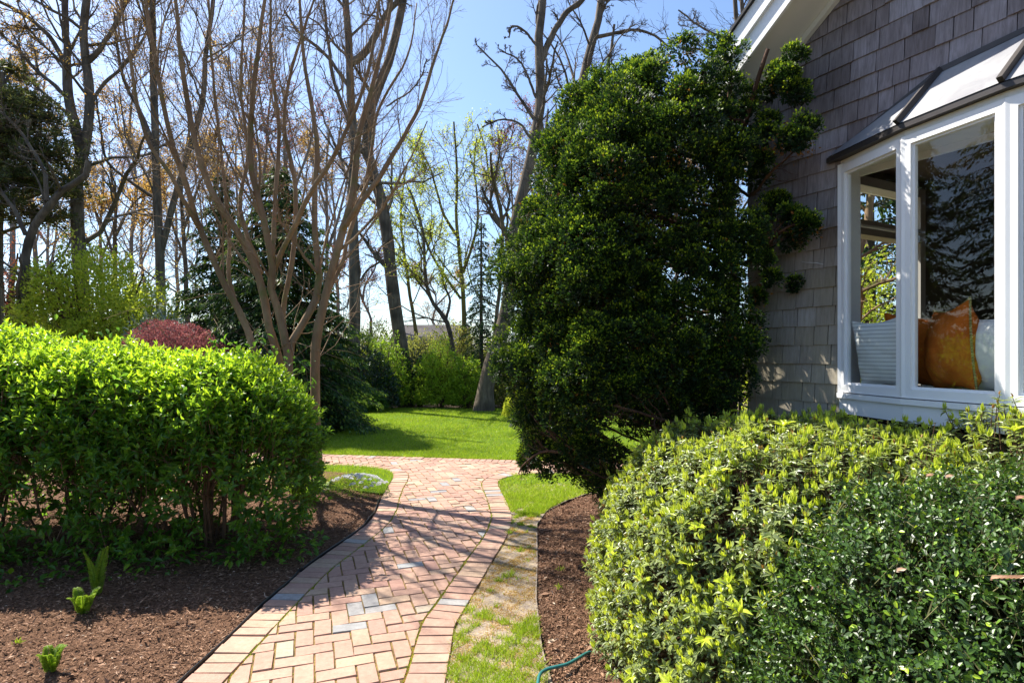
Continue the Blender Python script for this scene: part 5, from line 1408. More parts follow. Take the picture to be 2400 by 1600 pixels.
# hose
hp = [G(1392, 1526), G(1380, 1533), G(1355, 1556), G(1330, 1572), G(1302, 1579), G(1280, 1583), G(1264, 1598), G(1258, 1640)]
hp = np.array(hp); hp[:, 2] = [-0.03, 0.0, 0.02, 0.025, 0.025, 0.02, 0.02, 0.01]; hp[:, 2] += 0.012
hb_ = resample(hp, 40); a = Acc(); tubes(a, hb_, np.full(40, 0.0085), 12, cap=True); o = a.build("garden_hose", M['hose'], smooth=True)
tag(o, "teal garden hose end lying across the mulch and grass at the bottom", "hose")
# edging strip along the left side of the path
for lab, y0, y1, hh in (("black plastic edging between the left mulch bed and the path near the camera", 1.6, 4.42, 0.004), ("black plastic edging curling along the path beyond its broken joint", 4.36, 6.6, 0.008)):
    a = Acc(); yy = np.linspace(y0, y1, 60); xx = xL(yy) - 0.014 - (0.02 * np.exp(-((yy - y1) / 0.12) ** 2) if hh < 0.006 else 0.0)
    zt = hh + 0.004 * np.sin(yy * 7)
    pr = [(-0.006, -0.04, 0), (0.003, -0.04, 0), (0.003, 0, 1), (-0.006, 0, 1)]
    V = np.array([[[x_ + u_, y_, (z_ if f_ else v_)] for u_, v_, f_ in pr] for x_, y_, z_ in zip(xx, yy, zt)]); idx = np.arange(240).reshape(60, 4)
    a.add(V.reshape(-1, 3), [np.vstack([np.stack([idx[:-1, i], idx[:-1, (i + 1) % 4], idx[1:, (i + 1) % 4], idx[1:, i]], -1) for i in range(4)])])
    tubes(a, np.c_[xx - 0.001, yy, zt], np.full(60, 0.0038), 6, cap=True)
    tag(a.build("edging_strip", M['edging']), lab, "edging", "black edging strips")
# small weeds and a leaf in the mulch
r = np.random.default_rng(95)
for i, (px_, py_, lab) in enumerate([(45, 1520, "tiny green weed in the sunlit mulch left of the nearest fern"), (1314, 1345, "tiny green weed in the right mulch bed beside the azalea"), (1310, 1388, "tiny green weed in the right mulch bed nearer the camera")]):
    g1 = G(px_, py_); a = Acc(); n = 14
    leaves(a, r.normal(size=(n, 3)) * np.array([0.012, 0.012, 0.002]) + np.array([0, 0, 0.0]), r.normal(size=(n, 3)) * 0.5 + ZZ, r.normal(size=(n, 3)), r.uniform(0.015, 0.04, n), 0.005, r.uniform(0.4, 0.9, n), 'leaf')
    o = a.build("weed", M['grass']); o.location = (g1[0], g1[1], 0.03); tag(o, lab, "weed", "weeds in the mulch")
g1 = G(1283, 1509); a = Acc()
leaves(a, np.array([[0, 0, 0.01], [0.01, 0.01, 0.02]]), np.array([[1, 0.2, 0.3], [0.5, -0.8, 0.5]]), np.array([[0, -0.4, 1], [0.3, 0.2, 1]]), 0.05, 0.03, 0.95, 'leaf')
o = a.build("dry_leaf", M['chip']); o.location = (g1[0], g1[1], 0.0); tag(o, "curled dry leaf on the mulch right of the patchy grass", "dry leaf")

# ================================================================== TREES AND SHRUBS BEYOND THE LAWN
def stems_from(specs, Y, seed, wob=0.02):
    r = np.random.default_rng(seed); out, rad = [], []
    for q, r0, r1 in specs:
        pp = np.array([P(v[0], v[1], Y + (v[2] if len(v) > 2 else 0)) for v in q])
        c = resample(pp, 20); c[2:] += np.cumsum(r.normal(size=(18, 3)) * wob, axis=0) * 0.5
        out.append(c); rad.append(np.linspace(r0, r1, 20))
    return np.array(out), np.array(rad)
def ground_ext(q, Y):
    """add a root point on the ground below the lowest picked point"""
    x, y = q[0][:2]; gy = HZ + CAMZ * F / Y
    return [(x + 2, gy + 4)] + q if y < gy - 5 else q
def bare_tree(name, label, specs, Y, seed, n1=9, n2=7, n3=6, l1=(0.22, 0.45), bark='bark', bud=None, budn=0.3, buds=0.05, t1=(0.30, 0.98), group=None, up=0.05, cat="tree", crown="twigs", tip=1, absl=None, wob=0.17, rmin=0.006, kind='q'):
    r = np.random.default_rng(seed)
    specs = [(ground_ext(list(q), Y) if i == 0 or (q[0][1] > 780) else list(q), a_, b_) for i, (q, a_, b_) in enumerate(specs)]
    st, rad = stems_from(specs, Y, seed)
    base = st[0][0].copy(); base[2] = 0
    t = thing(name, label, cat, tuple(base), group)
    a = Acc(); flare = rad.copy(); flare[0, 0] *= 1.35
    tubes(a, st, flare * (1 + 0.04 * r.normal(size=rad.shape)), 10); a.build("trunk", M[bark], t, smooth=True, loc=base)
    b = Acc()
    P1, R1 = grow(r, st, rad, n1, t1, (0.5, 1.1), l1, (0.28, 0.5), 8, up, wob, rmin=rmin * 2.2, absl=absl); tubes(b, P1, R1, 5)
    P2, R2 = grow(r, P1, R1, n2, (0.2, 0.98), (0.4, 1.0), (0.3, 0.6), (0.4, 0.65), 6, up * 0.7, wob * 1.1, rmin=rmin * 1.4); tubes(b, P2, R2, 4)
    P3, R3 = grow(r, P2, R2, n3, (0.2, 0.98), (0.4, 1.0), (0.35, 0.75), (0.45, 0.7), 4, up * 0.5, wob * 1.2, rmin=rmin * 0.85); tubes(b, P3, R3, 3)
    P4 = P3
    if tip:
        P4, R4 = grow(r, P3[r.random(len(P3)) < 0.6], R3[:1].repeat(1, 0)[0][None] * 0 + 0.004 if False else R3[r.random(len(P3)) < 2][: 0] if False else np.full((0, 4), 0.0), 1) if False else (P3, R3)
    b.build(crown, M[bark], t, loc=base)
    if bud:
        c = Acc(); q = np.vstack([P3[:, -1], P3[:, 2], P2[:, -1]]); q = q[r.random(len(q)) < budn]
        for _ in range(3):
            ln = r.uniform(0.5, 1.2, len(q)) * buds
            leaves(c, q + r.normal(size=q.shape) * buds * 1.2, r.normal(size=q.shape), r.normal(size=q.shape), ln, ln * 0.6, np.clip(r.normal(0.5, 0.25, len(q)), 0, 1), kind)
        c.build("buds" if bud in ('amber', 'redbud') else "foliage", M[bud], t, loc=base)
    return t
GT = "bare deciduous trees beyond the lawn"
bare_tree("deciduous_tree", "forked oak with two crooked upper trunks rising behind the yellow green shrub",
  [([(193, 800), (192, 700), (188, 600), (184, 500), (183, 430), (192, 380), (205, 330), (213, 280), (214, 220), (205, 150), (197, 90), (205, 30), (215, -80)], .21, .08),
   ([(190, 360), (178, 300), (163, 240), (158, 180), (160, 110), (156, 50), (165, -80)], .14, .06),
   ([(208, 145), (240, 110), (270, 70), (295, 20), (330, -50)], .07, .04), ([(160, 170), (135, 110), (100, 65), (50, 30), (0, 5), (-60, -10)], .07, .035),
   ([(158, 230), (120, 190), (75, 150), (40, 110), (-10, 60)], .06, .03), ([(178, 290), (140, 250), (100, 215), (60, 175), (50, 120), (20, 60)], .05, .02), ([(215, 240), (240, 200), (290, 150), (330, 90), (350, 20)], .05, .025)], 16, 101, 10, 7, 6, bud='amber', budn=.3, buds=.055, group=GT)
bare_tree("deciduous_tree", "bent leaning trunk at the far left curving up toward the forked oak",
  [([(45, 790), (48, 700), (52, 600), (62, 545), (82, 505), (110, 475), (140, 440), (170, 424), (195, 408), (205, 370)], .15, .06), ([(60, 550), (40, 500), (0, 440), (-50, 380)], .05, .03), ([(110, 470), (100, 400), (60, 330), (20, 280), (-20, 240)], .05, .02)], 13.5, 102, 7, 6, 5, (0.15, 0.35), group=GT)
bare_tree("deciduous_tree", "straight grey trunk between the forked oak and the myrtle, forking low",
  [([(378, 790), (378, 680), (374, 580), (370, 520), (366, 420), (362, 300), (358, 180), (356, 60), (350, -80)], .15, .07), ([(376, 600), (392, 530), (408, 470), (420, 420), (445, 340), (470, 250), (480, 130), (500, 0), (510, -80)], .09, .05), ([(362, 340), (330, 270), (290, 200), (270, 120), (262, 30)], .06, .03), ([(370, 470), (300, 420), (250, 370), (235, 300), (225, 210)], .05, .02)], 16.5, 103, 10, 7, 6, bud='amber', budn=.35, buds=.055, group=GT)
bare_tree("deciduous_tree", "dark upright trunk seen through the right part of the myrtle crown",
  [([(830, 800), (828, 600), (822, 450), (828, 360), (820, 280), (815, 200), (812, 110), (806, 30), (800, -80)], .19, .09), ([(820, 150), (855, 125), (880, 80), (900, 35), (930, 0), (960, -60)], .12, .06), ([(815, 200), (780, 150), (740, 110), (700, 80), (660, 20)], .06, .03)], 17.5, 104, 10, 7, 6, group=GT)
bare_tree("deciduous_tree", "curving dark trunk left of the sky gap, sweeping up behind the myrtle",
  [([(950, 900), (943, 830), (930, 750), (920, 680), (912, 620), (908, 560), (900, 500), (890, 450), (872, 390), (862, 330), (870, 260), (893, 190), (917, 130), (935, 60), (948, 0), (960, -70)], .225, .12), ([(875, 400), (840, 340), (810, 270), (780, 190), (770, 100), (760, 0)], .08, .04), ([(912, 600), (860, 640), (830, 690), (815, 730)], .04, .02), ([(905, 250), (960, 220), (990, 180), (1000, 140)], .03, .015)], 18.5, 105, 7, 6, 5, (0.12, 0.3), bark='bark', group=GT)
bare_tree("deciduous_tree", "large leaning trunk rooted at the right back edge of the lawn",
  [([(1134, 965), (1140, 900), (1155, 840), (1175, 780), (1190, 710), (1198, 640), (1203, 570), (1213, 500), (1226, 440), (1243, 370), (1258, 300), (1267, 230), (1266, 160), (1262, 90), (1270, 20), (1280, -80)], .24, .10), ([(1266, 150), (1290, 95), (1325, 40), (1360, 10), (1400, -60)], .10, .06), ([(1262, 110), (1230, 80), (1200, 65), (1190, 90)], .04, .02), ([(1258, 290), (1225, 240), (1190, 190), (1160, 150), (1120, 110)], .05, .02), ([(1240, 370), (1285, 330), (1310, 280), (1350, 250)], .05, .02),
   ([(1200, 600), (1225, 560), (1240, 520), (1246, 470)], .05, .02), ([(1250, 330), (1210, 285), (1165, 275), (1130, 290)], .04, .02), ([(1262, 240), (1215, 150), (1170, 120)], .04, .02)], 16.8, 106, 9, 7, 6, (0.14, 0.34), group=GT)
bare_tree("deciduous_tree", "tall grey trunk rising behind the cypress top",
  [([(1345, 700), (1343, 500), (1342, 330), (1350, 240), (1365, 170), (1382, 100), (1398, 40), (1412, -60)], .22, .12), ([(1385, 90), (1430, 80), (1480, 70), (1530, 80), (1570, 110)], .07, .03), ([(1390, 70), (1420, 20), (1450, -20)], .05, .03), ([(1350, 240), (1310, 200), (1290, 150)], .05, .02), ([(1430, 300), (1420, 200), (1432, 120), (1440, 60)], .07, .04)], 19.5, 107, 10, 7, 6, (0.15, 0.35), group=GT)
bare_tree("deciduous_tree", "crooked bare tree between the cypress top and the house eave",
  [([(1700, 500), (1715, 300), (1725, 170), (1728, 90), (1716, 30), (1712, -60)], .13, .06), ([(1725, 190), (1690, 150), (1650, 120), (1600, 110)], .05, .02), ([(1760, 150), (1745, 80), (1735, 20), (1730, -40)], .07, .05), ([(1722, 110), (1680, 80), (1640, 60), (1590, 20)], .04, .02)], 17, 108, 9, 7, 6, (0.2, 0.4), group=GT)
# leafing smaller trees around the sky gap
GL = "small trees just coming into leaf beyond the lawn"
bare_tree("leafing_tree", "yellow green leafing tree in the middle of the sky gap",
  [([(1085, 900), (1088, 780), (1085, 680), (1075, 580), (1068, 500), (1072, 420), (1066, 330), (1062, 290)], .11, .03), ([(1075, 560), (1040, 500), (1020, 430), (1005, 380), (980, 330)], .06, .02), ([(1085, 640), (1110, 560), (1120, 480), (1110, 400), (1115, 320)], .06, .02), ([(1080, 700), (1020, 610), (990, 540), (970, 470), (950, 420)], .05, .02)], 21, 109, 11, 7, 5, (0.2, 0.45), bark='bark_lichen', bud='yellowgreen', budn=.65, buds=.08, t1=(0.35, 0.98), group=GL)
bare_tree("leafing_tree", "dark crooked small tree with pale new leaves left of the slim spruce",
  [([(1065, 880), (1058, 800), (1045, 750), (1018, 715), (1000, 670), (995, 600), (990, 545), (975, 490), (960, 450)], .10, .03), ([(1018, 715), (985, 670), (955, 630), (930, 600)], .04, .015), ([(1045, 750), (1055, 700), (1040, 660), (1045, 600)], .05, .02)], 19.5, 110, 9, 7, 5, (0.25, 0.5), bud='yellowgreen', budn=.6, buds=.07, group=GL)
bare_tree("leafing_tree", "rust budded bare tree between the leafing tree and the large leaning trunk",
  [([(1150, 900), (1165, 740), (1180, 600), (1175, 480), (1150, 420), (1140, 350), (1120, 290)], .10, .03), ([(1178, 520), (1195, 470), (1185, 420), (1170, 370), (1165, 300)], .05, .02), ([(1150, 420), (1175, 380), (1200, 330), (1210, 280)], .04, .02)], 24, 111, 10, 7, 6, (0.2, 0.45), bud='redbud', budn=.25, buds=.07, group=GL)
bare_tree("leafing_tree", "leafing tree against the sky right of the curving dark trunk",
  [([(985, 900), (975, 780), (960, 680), (950, 600), (940, 520), (945, 440), (955, 380)], .10, .03), ([(960, 650), (1000, 590), (1020, 520)], .05, .02), ([(950, 600), (915, 540), (900, 480)], .04, .02)], 25, 112, 10, 7, 5, (0.2, 0.45), bark='bark_lichen', bud='yellowgreen', budn=.5, buds=.085, group=GL)
bare_tree("leafing_tree", "amber leafing oak low between the forked oak and the straight grey trunk",
  [([(270, 790), (268, 650), (265, 560), (268, 500), (262, 440), (255, 400)], .12, .04), ([(266, 560), (300, 500), (330, 460), (360, 430)], .06, .02), ([(268, 600), (235, 520), (215, 470), (210, 430)], .05, .02)], 22, 113, 11, 7, 6, (0.3, 0.55), bud='amber', budn=.8, buds=.085, group=GL)
bare_tree("leafing_tree", "orange budded tree left of the dark hemlock top",
  [([(440, 790), (436, 650), (430, 540), (425, 450), (430, 380), (445, 300)], .12, .04), ([(430, 540), (460, 450), (480, 390), (490, 300)], .06, .02), ([(432, 600), (400, 520), (385, 460), (380, 400)], .05, .02)], 23, 114, 11, 7, 6, (0.3, 0.5), bud='amber', budn=.5, buds=.075, group=GL)
# farther wood: individually standing bare trunks
GW = "far bare trees of the wood"
rr_ = np.random.default_rng(7)
far = [(-60, 30, .2), (22, 24, .2), (105, 27, .18), (140, 34, .2), (232, 30, .17), (318, 28, .16), (335, 38, .2), (405, 34, .18), (500, 27, .2), (545, 33, .2), (600, 25, .16), (655, 30, .2), (705, 24, .17), (760, 28, .18), (790, 36, .2), (870, 34, .15), (1020, 38, .15), (1205, 34, .17), (1290, 30, .18), (1420, 32, .2), (1500, 29, .18), (1590, 34, .2), (1660, 30, .16)]
wh = ["left edge", "bent trunk", "yellow green shrub left side", "forked oak", "forked oak right side", "amber leafing oak", "straight grey trunk left side", "straight grey trunk right side", "left part of the myrtle crown", "left middle of the myrtle crown", "middle of the myrtle crown", "right middle of the myrtle crown", "myrtle crown right of its centre", "right part of the myrtle crown", "dark upright trunk", "sky gap left rim", "sky gap", "large leaning trunk", "upper left edge of the cypress", "cypress top left", "cypress top", "cypress top right", "crooked tree by the eave"]
for i, (px_, Y_, r0) in enumerate(far):
    h_top = HZ - (rr_.uniform(9.5, 13) if not 850 < px_ < 1150 else rr_.uniform(5, 6.5)) / Y_ * F
    pts_ = [(px_ + rr_.normal() * 3, 780)]
    x_ = px_
    for k in range(1, 6):
        x_ += rr_.normal() * 9; pts_.append((x_, 780 + (h_top - 780) * k / 5))
    f1 = [(pts_[2][0], pts_[2][1]), (x_ + 30, pts_[3][1]), (x_ + 45 + rr_.normal() * 10, pts_[4][1]), (x_ + 60, pts_[5][1])]
    f2 = [(pts_[3][0], pts_[3][1]), (x_ - 30, pts_[4][1]), (x_ - 50, pts_[5][1])]
    bare_tree("bare_tree", "slender far bare tree standing behind the %s" % wh[i], [(pts_, r0 * .7, .04), (f1, .07, .03), (f2, .06, .03)], Y_, 200 + i, 10, 7, 6, (0.22, 0.45), bark='bark_far', bud=('amber' if i % 3 else 'redbud'), budn=.45, buds=.085, group=GW, t1=(0.3, 0.98), rmin=0.009)

# shrubs: leaf clumps over a lobed dome with stems inside
def shrub(name, label, x, y, rx, ry, h, mat, n, leaf, seed, group=None, cat="shrub", z0=0.1, p=2.3, tint=(0.55, 0.22), stems=10, gap=-0.35, kind='q', aspect=0.5, lobe=0.16, core=0.8, lsp=2.2, stem_mat='stem'):
    r = np.random.default_rng(seed); t = thing(name, label, cat, (x, y, 0), group)
    pp, nn = mound_points(r, n, 0, 0, rx, ry, h, p, z0, lobe, seed * 1.3, freq=lsp / max(rx, 0.5) * 0.5)
    lum = noise(pp[:, 0], pp[:, 1], pp[:, 2], 3.2 / max(rx, .6) * 1.4, seed) + 0.5 * noise(pp[:, 0], pp[:, 1], pp[:, 2], 8, seed + 1)
    k = lum > gap; pp, nn = pp[k], nn[k]; m_ = len(pp)
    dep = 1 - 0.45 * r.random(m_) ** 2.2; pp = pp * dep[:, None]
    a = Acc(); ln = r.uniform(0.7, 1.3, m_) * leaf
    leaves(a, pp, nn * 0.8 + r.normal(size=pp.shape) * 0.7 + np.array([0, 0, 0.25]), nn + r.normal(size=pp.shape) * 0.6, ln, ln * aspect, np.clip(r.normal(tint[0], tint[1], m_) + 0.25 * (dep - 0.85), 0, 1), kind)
    b = Acc(); P0 = []
    for i in range(stems):
        th = r.uniform(0, 2 * pi); e = np.array([cos(th) * rx * r.uniform(.2, .75), sin(th) * ry * r.uniform(.2, .75), h * r.uniform(.6, .92)]); b0 = np.array([e[0] * .15, e[1] * .15, -0.05])
        P0.append(resample([b0, (b0 + e) / 2 * np.array([.8, .8, 1]), e], 8))
    P0 = np.array(P0); R0 = np.tile(np.linspace(.022, .008, 8) * (h / 2 + .3), (stems, 1)); tubes(b, P0, R0, 5)
    P1, R1 = grow(r, P0, R0, 8, (.25, .97), (.4, 1.0), (.2, .45), (.4, .6), 6, .06, .15, rmin=.003); tubes(b, P1, R1, 4)
    P2, R2 = grow(r, P1, R1, 4, (.25, .97), (.4, 1.0), (.3, .6), (.4, .6), 4, .06, .15, rmin=.002); tubes(b, P2, R2, 3)
    b.build("stems", M[stem_mat], t); a.build("foliage", M[mat], t)
    return t
def at(px_, Y_): return (px_ - 1200) / F * Y_
GS = "shrubs of the border beyond the lawn"
shrub("spring_shrub", "large airy yellow green shrub at the left behind the hedge", at(215, 14), 14, 1.75, 1.4, 3.95, 'yellowgreen', 60000, .085, 301, GS, gap=-0.25, stems=16, lobe=.2, tint=(.6, .25))
shrub("spring_shrub", "smaller yellow green shrub right of the large airy one", at(345, 13), 13, .85, .8, 3.0, 'yellowgreen', 22000, .075, 302, GS, gap=-0.2, lobe=.2, tint=(.5, .25))
shrub("japanese_maple", "low domed dark red laceleaf maple behind the hedge", at(408, 10.8), 10.8, 1.28, .95, 2.16, 'maple', 75000, .05, 303, None, "tree", p=2.2, gap=-0.6, lobe=.07, aspect=.3)
shrub("rhododendron", "rhododendron with pale shining leaves above the red maple", at(375, 12), 12, .75, .6, 2.5, 'silver', 7000, .11, 304, GS, kind='leaf', aspect=.32, gap=-.3)
shrub("rust_shrub", "rusty brown leaved tree mass at the far left edge behind the bent trunk", at(-5, 17), 17, 1.1, 1.0, 5.0, 'redbud', 9000, .08, 305, GS, gap=-.1, stems=14)
# border behind the lawn, left to right
shrub("rhododendron", "dark rhododendron with few magenta flowers left of the curving trunk", at(840, 17.2), 17.2, 1.15, .8, 1.75, 'dark', 9000, .10, 306, GS, kind='leaf', aspect=.35, lobe=.1)
shrub("groundcover_mound", "low deep green mound at the left back edge of the lawn", at(815, 16.9), 16.5, 1.25, .6, .62, 'green', 18000, .07, 307, GS, tint=(.12, .12), lobe=.05, p=2.0, kind='leaf')
shrub("viburnum", "bright green leafy shrub right beside the curving trunk foot", at(905, 18.0), 18.0, .75, .7, 2.0, 'green', 16000, .075, 308, GS, gap=-.1, tint=(.75, .2))
shrub("viburnum", "tall pale green shrub standing left of the curving trunk foot", at(880, 20), 20, .9, .8, 2.6, 'yellowgreen', 14000, .08, 309, GS, gap=-.05, tint=(.4, .25))
shrub("rhododendron", "dark glossy shrub between the curving trunk and the lime shrub", at(985, 18.6), 18.6, .75, .6, 1.65, 'dark', 6000, .10, 310, GS, kind='leaf', aspect=.35)
shrub("spirea", "bright lime green fine shrub in the middle of the far border", at(1035, 18.3), 18.0, .85, .6, 1.95, 'green', 28000, .05, 311, GS, gap=-.2, tint=(.92, .15))
shrub("viburnum", "loose sunlit green shrub left of the large leaning trunk", at(1095, 18.0), 17.8, .6, .5, 1.45, 'green', 12000, .075, 312, GS, gap=-.05, tint=(.8, .2))
shrub("viburnum", "tall mixed green shrub behind the lime shrub", at(1075, 21), 21, 1.3, .9, 2.7, 'olive', 24000, .075, 313, GS, gap=-.1)
shrub("viburnum", "olive green shrub below the far house roof", at(990, 22.5), 22.5, 1.1, .9, 2.35, 'olive', 18000, .075, 314, GS, gap=-.1)
shrub("viburnum", "open green shrub right of the large leaning trunk", at(1190, 18.5), 18.3, .8, .7, 2.1, 'olive', 16000, .07, 315, GS, gap=-.05, tint=(.6, .25))
shrub("privet", "sparse green shrub behind the cypress left side", at(1265, 19), 19, 1.1, .8, 2.3, 'green', 16000, .075, 316, GS, gap=-.05, tint=(.55, .25))
shrub("privet", "green shrub seen through the cypress lower branches", at(1400, 19), 19, 1.3, .8, 2.2, 'yellowgreen', 18000, .075, 317, GS, gap=-.1)
shrub("privet", "green shrub beyond the cypress trunk", at(1560, 18), 18, 1.5, .8, 2.4, 'yellowgreen', 18000, .075, 318, GS, gap=-.1)
shrub("boxwood", "small rounded yellow shrub at the right edge of the lawn", at(1212, 14.6), 14.6, .36, .34, .68, 'yellowgreen', 14000, .035, 319, GS, gap=-.5, tint=(.85, .15), lobe=.06)
mg = Acc(); r = np.random.default_rng(3); q = P(862, 868, 16.3) + r.normal(size=(16, 3)) * np.array([.12, .05, .16])
# low shrubs behind the hedge on the left
shrub("viburnum", "green shrub between the red maple and the dark hemlock foot", at(540, 10.5), 10.6, .7, .6, 1.45, 'green', 10000, .07, 320, GS, tint=(.5, .2))

# conifers
def conifer(name, label, x, y, R, h, mat, seed, ntier=26, per=13, spray=.42, z0=.15, group=None, lean=0.0, droop=.35, dens=70, tipb=0.25, shape=1.0, trunk=.16, leaf=.085):
    r = np.random.default_rng(seed); t = thing(name, label, "tree", (x, y, 0), group)
    a = Acc(); b = Acc(); tk = Acc()
    zz = np.linspace(0, h, 14); c = np.c_[lean * zz / h, 0 * zz, zz]; tubes(tk, c, np.linspace(trunk, .02, 14), 9); tk.build("trunk", M['bark'], t, smooth=True)
    lv = []
    bp = []
    for k in range(ntier):
        f_ = (k + r.uniform(-.3, .3)) / ntier; z = z0 + (h - z0) * np.clip(f_, 0, .985)
        Rk = R * (1 - np.clip(f_, 0, 1) ** 1.1) ** shape * r.uniform(.82, 1.12) + .06
        m_ = max(4, int(per * (0.35 + 0.65 * (1 - f_))))
        for j in range(m_):
            th = 2 * pi * j / m_ + r.uniform(0, 1) + k; L = Rk * r.uniform(.72, 1.08); s = np.linspace(0, 1, 7)
            o = np.array([cos(th), sin(th), 0])
            q = np.array([lean * z / h, 0, z]) + o * (L * s)[:, None] + ZZ * (L * (0.12 * s - droop * s ** 2))[:, None]
            bp.append(q)
    bp = np.array(bp); tubes(b, bp, np.tile(np.linspace(.018, .004, 7), (len(bp), 1)), 4)
    nb = len(bp); Ls = np.linalg.norm(bp[:, -1] - bp[:, 0], axis=1)
    tot = (dens * Ls / Ls.mean()).astype(int) + 8; bi = np.repeat(np.arange(nb), tot); n = len(bi)
    s = r.uniform(.22, 1.04, n) ** .75; i = np.minimum((s * 6).astype(int), 5); fr = s * 6 - i
    p = bp[bi, i] * (1 - fr)[:, None] + bp[bi, i + 1] * fr[:, None]
    T = nrm(bp[bi, i + 1] - bp[bi, i]); S_ = nrm(np.cross(T, ZZ)); wd = spray * Ls[bi] * (1.15 - s) * 0.55 + .05
    u_ = r.uniform(-1, 1, n); p = p + S_ * (u_ * wd)[:, None] + ZZ * (-np.abs(u_) * wd * 0.35 + r.normal(size=n) * .03)[:, None]
    ax = nrm(T * .8 + S_ * u_[:, None] * .9 + r.normal(size=(n, 3)) * .3 + ZZ * -.35)
    nl = nrm(ZZ + r.normal(size=(n, 3)) * .35)
    ln = r.uniform(.6, 1.3, n) * leaf
    leaves(a, p, ax, nl, ln, ln * .42, np.clip(r.normal(.45, .2, n) + tipb * (s - .6), 0, 1), 'q')
    b.build("branches", M['bark'], t); a.build("foliage", M[mat], t)
conifer("hemlock_tree", "broad dark hemlock filling the space behind the myrtle trunks", at(655, 12.6), 12.6, 2.25, 5.7, 'hemlock', 401, 34, 20, dens=150, shape=.75, z0=.1, leaf=.10, tipb=.5)
conifer("hemlock_tree", "second dark hemlock top left of the broad one", at(520, 14), 14.0, 1.5, 6.0, 'hemlock', 402, 28, 14, dens=120, shape=.8, leaf=.10, tipb=.5)
conifer("spruce_tree", "slim dark spruce left of the large leaning trunk", at(1128, 18.8), 18.8, .85, 6.0, 'hemlock', 403, 30, 9, dens=45, shape=.8, leaf=.09, droop=.45, trunk=.09)
def pine(label, x, y, seed, lobes, trunkpts):
    r = np.random.default_rng(seed); t = thing("pine_tree", label, "tree", (x, y, 0)); base = np.array([x, y, 0])
    tk = Acc(); tp = resample(np.array(trunkpts) - base, 14); tubes(tk, tp, np.linspace(.2, .06, 14), 9); tk.build("trunk", M['bark'], t, smooth=True)
    a = Acc(); b = Acc()
    for (lx, ly, lz, lr, n) in lobes:
        c = np.array([lx, ly, lz]) - base
        sub = c + r.normal(size=(n, 3)) * np.array([lr, lr * .8, lr * .42])
        zc_ = np.clip(c[2] - .5, tp[:, 2].min(), tp[:, 2].max()); b0 = np.array([np.interp(zc_, tp[:, 2], tp[:, 0]), np.interp(zc_, tp[:, 2], tp[:, 1]), zc_])
        tubes(b, resample([b0, (b0 + c) / 2, c], 6), np.linspace(.05, .02, 6), 5)
        br_ = np.stack([np.tile(c, (n, 1)), (c + sub) / 2 - ZZ * .05, sub], 1); tubes(b, br_, np.tile([.018, .012, .008], (n, 1)), 3)
        for _ in range(20):
            d = rdir(r, n); d[:, 2] = d[:, 2] * .6 + .25
            leaves(a, sub + d * .03, d, r.normal(size=d.shape), r.uniform(.10, .19, n), .028, np.clip(r.normal(.45, .22, n), 0, 1), 'q')
    b.build("branches", M['bark'], t); a.build("foliage", M['pine'], t)
lb = []
for (px_, py_, rr2, n_) in ((10, 215, .35, 60), (60, 250, .5, 90), (-30, 290, .7, 120), (110, 280, .35, 60), (40, 330, .7, 160), (110, 370, .5, 100), (-20, 400, .7, 150), (60, 420, .6, 140), (130, 440, .4, 70), (20, 480, .6, 110), (-40, 500, .6, 90), (90, 500, .4, 60), (5, 155, .18, 20)):
    q = P(px_, py_, 15.2); lb.append((q[0], q[1] + np.random.default_rng(px_ + 99).normal() * .5, q[2], rr2, n_))
pine("dark pine with layered needle clumps at the left edge of the photo", at(-10, 15.4), 15.4, 501, lb, [(at(-10, 15.4), 15.4, 0), P(-5, 500, 15.4), P(10, 350, 15.3), P(5, 170, 15.3)])

# distant thicket that reads as one mass
r = np.random.default_rng(600); a = Acc(); n = 52000
x = r.uniform(-46, 40, n); y = r.uniform(30, 46, n)
hgt = 2.3 + 1.0 * noise(x, y, 0, .35, 1) + .5 * noise(x, y, 0, 1.1, 2) + np.interp(x / y, [-.9, -.5, -.3, -.15, 0, .3], [2.2, 1.5, .4, -.5, -.2, .3])
z = r.random(n) ** .8 * hgt
leaves(a, np.c_[x, y, z], r.normal(size=(n, 3)) + ZZ * .3, r.normal(size=(n, 3)), r.uniform(.12, .3, n), .09, np.clip(r.normal(.4, .25, n), 0, 1), 'q')
tag(a.build("undergrowth", M['olive']), "olive and brown woodland undergrowth far behind the border shrubs", "undergrowth", kind="stuff")
b = Acc(); n = 4200
x = r.uniform(-46, 40, n); y = r.uniform(26, 46, n); h = r.uniform(2.0, 5.5, n) * np.interp(x / y, [-.3, -.2, 0, .05], [1, .5, .5, 1])
p0 = np.c_[x, y, np.zeros(n) - .1]; d = np.c_[r.normal(size=(n, 2)) * .16, np.ones(n)]
Q = np.stack([p0 + d * (h * f_)[:, None] + r.normal(size=(n, 3)) * .08 for f_ in (0, .35, .7, 1)], 1); tubes(b, Q, np.tile([.03, .022, .014, .006], (n, 1)), 3)
tag(b.build("thicket", M['bark_far']), "thin grey brown saplings and brush of the far wood", "thicket", kind="stuff")
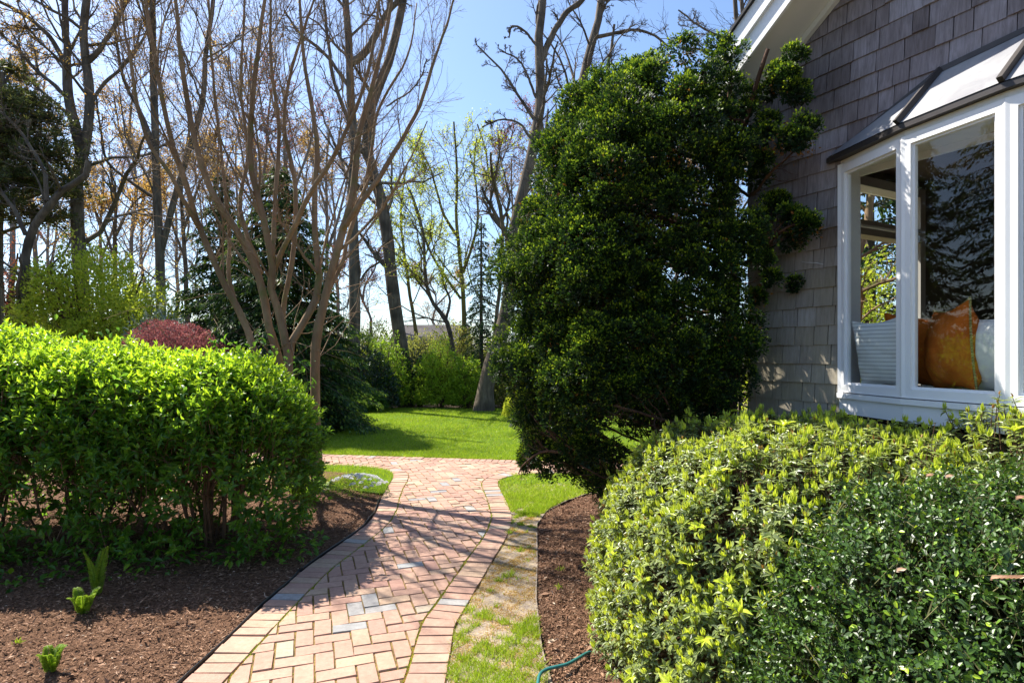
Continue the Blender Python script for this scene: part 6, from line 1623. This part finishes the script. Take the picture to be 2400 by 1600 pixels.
# leaf litter and stones are part of the floor; far house
fh = thing("far_house", "grey shingled roof of a far house half hidden by leaves in the sky gap", "house", (at(1015, 34), 34, 0))
a = Acc(); a.box((0, 0, 1.15), (3.8, 4.2, 2.5)); a.build("wall", M['shingle'], fh)
a = Acc()
W_, D_, zE, zR = 2.1, 2.5, 2.1, 3.3
V = [(-W_, -D_, zE), (W_, -D_, zE), (W_, D_, zE), (-W_, D_, zE), (-W_, 0, zR), (W_, 0, zR), (-W_, -D_, zE + .12), (W_, -D_, zE + .12)]
a.add(V, [np.array([[0, 1, 5, 4], [2, 3, 4, 5], [0, 3, 2, 1]]), np.array([[0, 4, 3], [1, 2, 5]])]); a.build("roof", plain("far_roof", (.07, .06, .06), .9, nscale=9, var=.3), fh)
a = Acc(); a.box((.35, -2.12, 1.7), (.7, .05, .9)); w1 = a.build("window", M['darkmetal'], fh)
a = Acc(); a.box((-.02, -2.15, 1.7), (.06, .06, 1.1)); a.box((.72, -2.15, 1.7), (.06, .06, 1.1)); a.box((.35, -2.15, 2.2), (.7, .06, .08)); a.build("window_frame", M['white'], w1)
# lamp post beside the far trunk
lp = thing("lamp_post", "slim garden lamp post with pale lantern right of the large leaning trunk", "lamp", (at(1203, 17.4), 17.4, 0))
a = Acc(); tubes(a, np.array([[0, 0, -.05], [0, 0, .9], [0, 0, 1.86]]), np.array([.03, .026, .024]), 10, cap=True); a.build("post", M['darkmetal'], lp)
a = Acc(); 
for sx in (-1, 1):
    for sy in (-1, 1): a.box((sx * .065, sy * .065, 2.02), (.014, .014, .27))
a.box((0, 0, 1.875), (.17, .17, .02)); a.add([(-.1, -.1, 2.16), (.1, -.1, 2.16), (.1, .1, 2.16), (-.1, .1, 2.16), (0, 0, 2.27)], [np.array([[0, 1, 4], [1, 2, 4], [2, 3, 4], [3, 0, 4]]), np.array([[3, 2, 1, 0]])]); a.build("lantern_frame", M['white'], lp)
a = Acc(); a.box((0, 0, 2.02), (.11, .11, .24)); a.build("lantern_glass", M['room_pale'], lp)

GO = "unseen trees added to darken the window reflections"  # hemlocks outside the view, added so the panes reflect dark foliage
conifer("hemlock_tree", "unseen dark hemlock added for the window reflection, nearest the camera of three", -9.5, 2.2, 3.0, 10.5, 'hemlock', 404, 26, 14, dens=110, shape=.7, leaf=.12, group=GO)
conifer("hemlock_tree", "unseen dark hemlock added for the window reflection, middle of three", -11.5, 6.0, 3.0, 11.0, 'hemlock', 405, 26, 14, dens=110, shape=.7, leaf=.12, group=GO)
conifer("hemlock_tree", "unseen dark hemlock added for the window reflection, farthest of three", -13.5, 9.8, 3.0, 10.5, 'hemlock', 406, 26, 14, dens=110, shape=.7, leaf=.12, group=GO)

shrub("spring_shrub", "yellow green shrub beyond the house seen through the end window", 4.6, 8.6, 1.1, 1.0, 3.4, 'yellowgreen', 16000, .07, 330, GS, gap=-.1)
bare_tree("leafing_tree", "pale leafing tree beyond the house seen through the end window", [([(1990, 900), (1990, 700), (1985, 600), (1990, 480), (2000, 300)], .10, .03), ([(1988, 640), (2030, 540), (2050, 420), (2060, 250)], .06, .02), ([(1988, 660), (1950, 560), (1940, 420), (1930, 260)], .06, .02)], 7.4, 331, 11, 6, 4, (0.2, 0.45), bark='bark_myrtle', bud='yellowgreen', budn=.25, buds=.05, group=GL)

conifer("hemlock_tree", "dark hemlock beyond the house seen only through the end window", 7.6, 12.5, 2.4, 8.0, 'hemlock', 407, 26, 14, dens=110, shape=.7, leaf=.12)
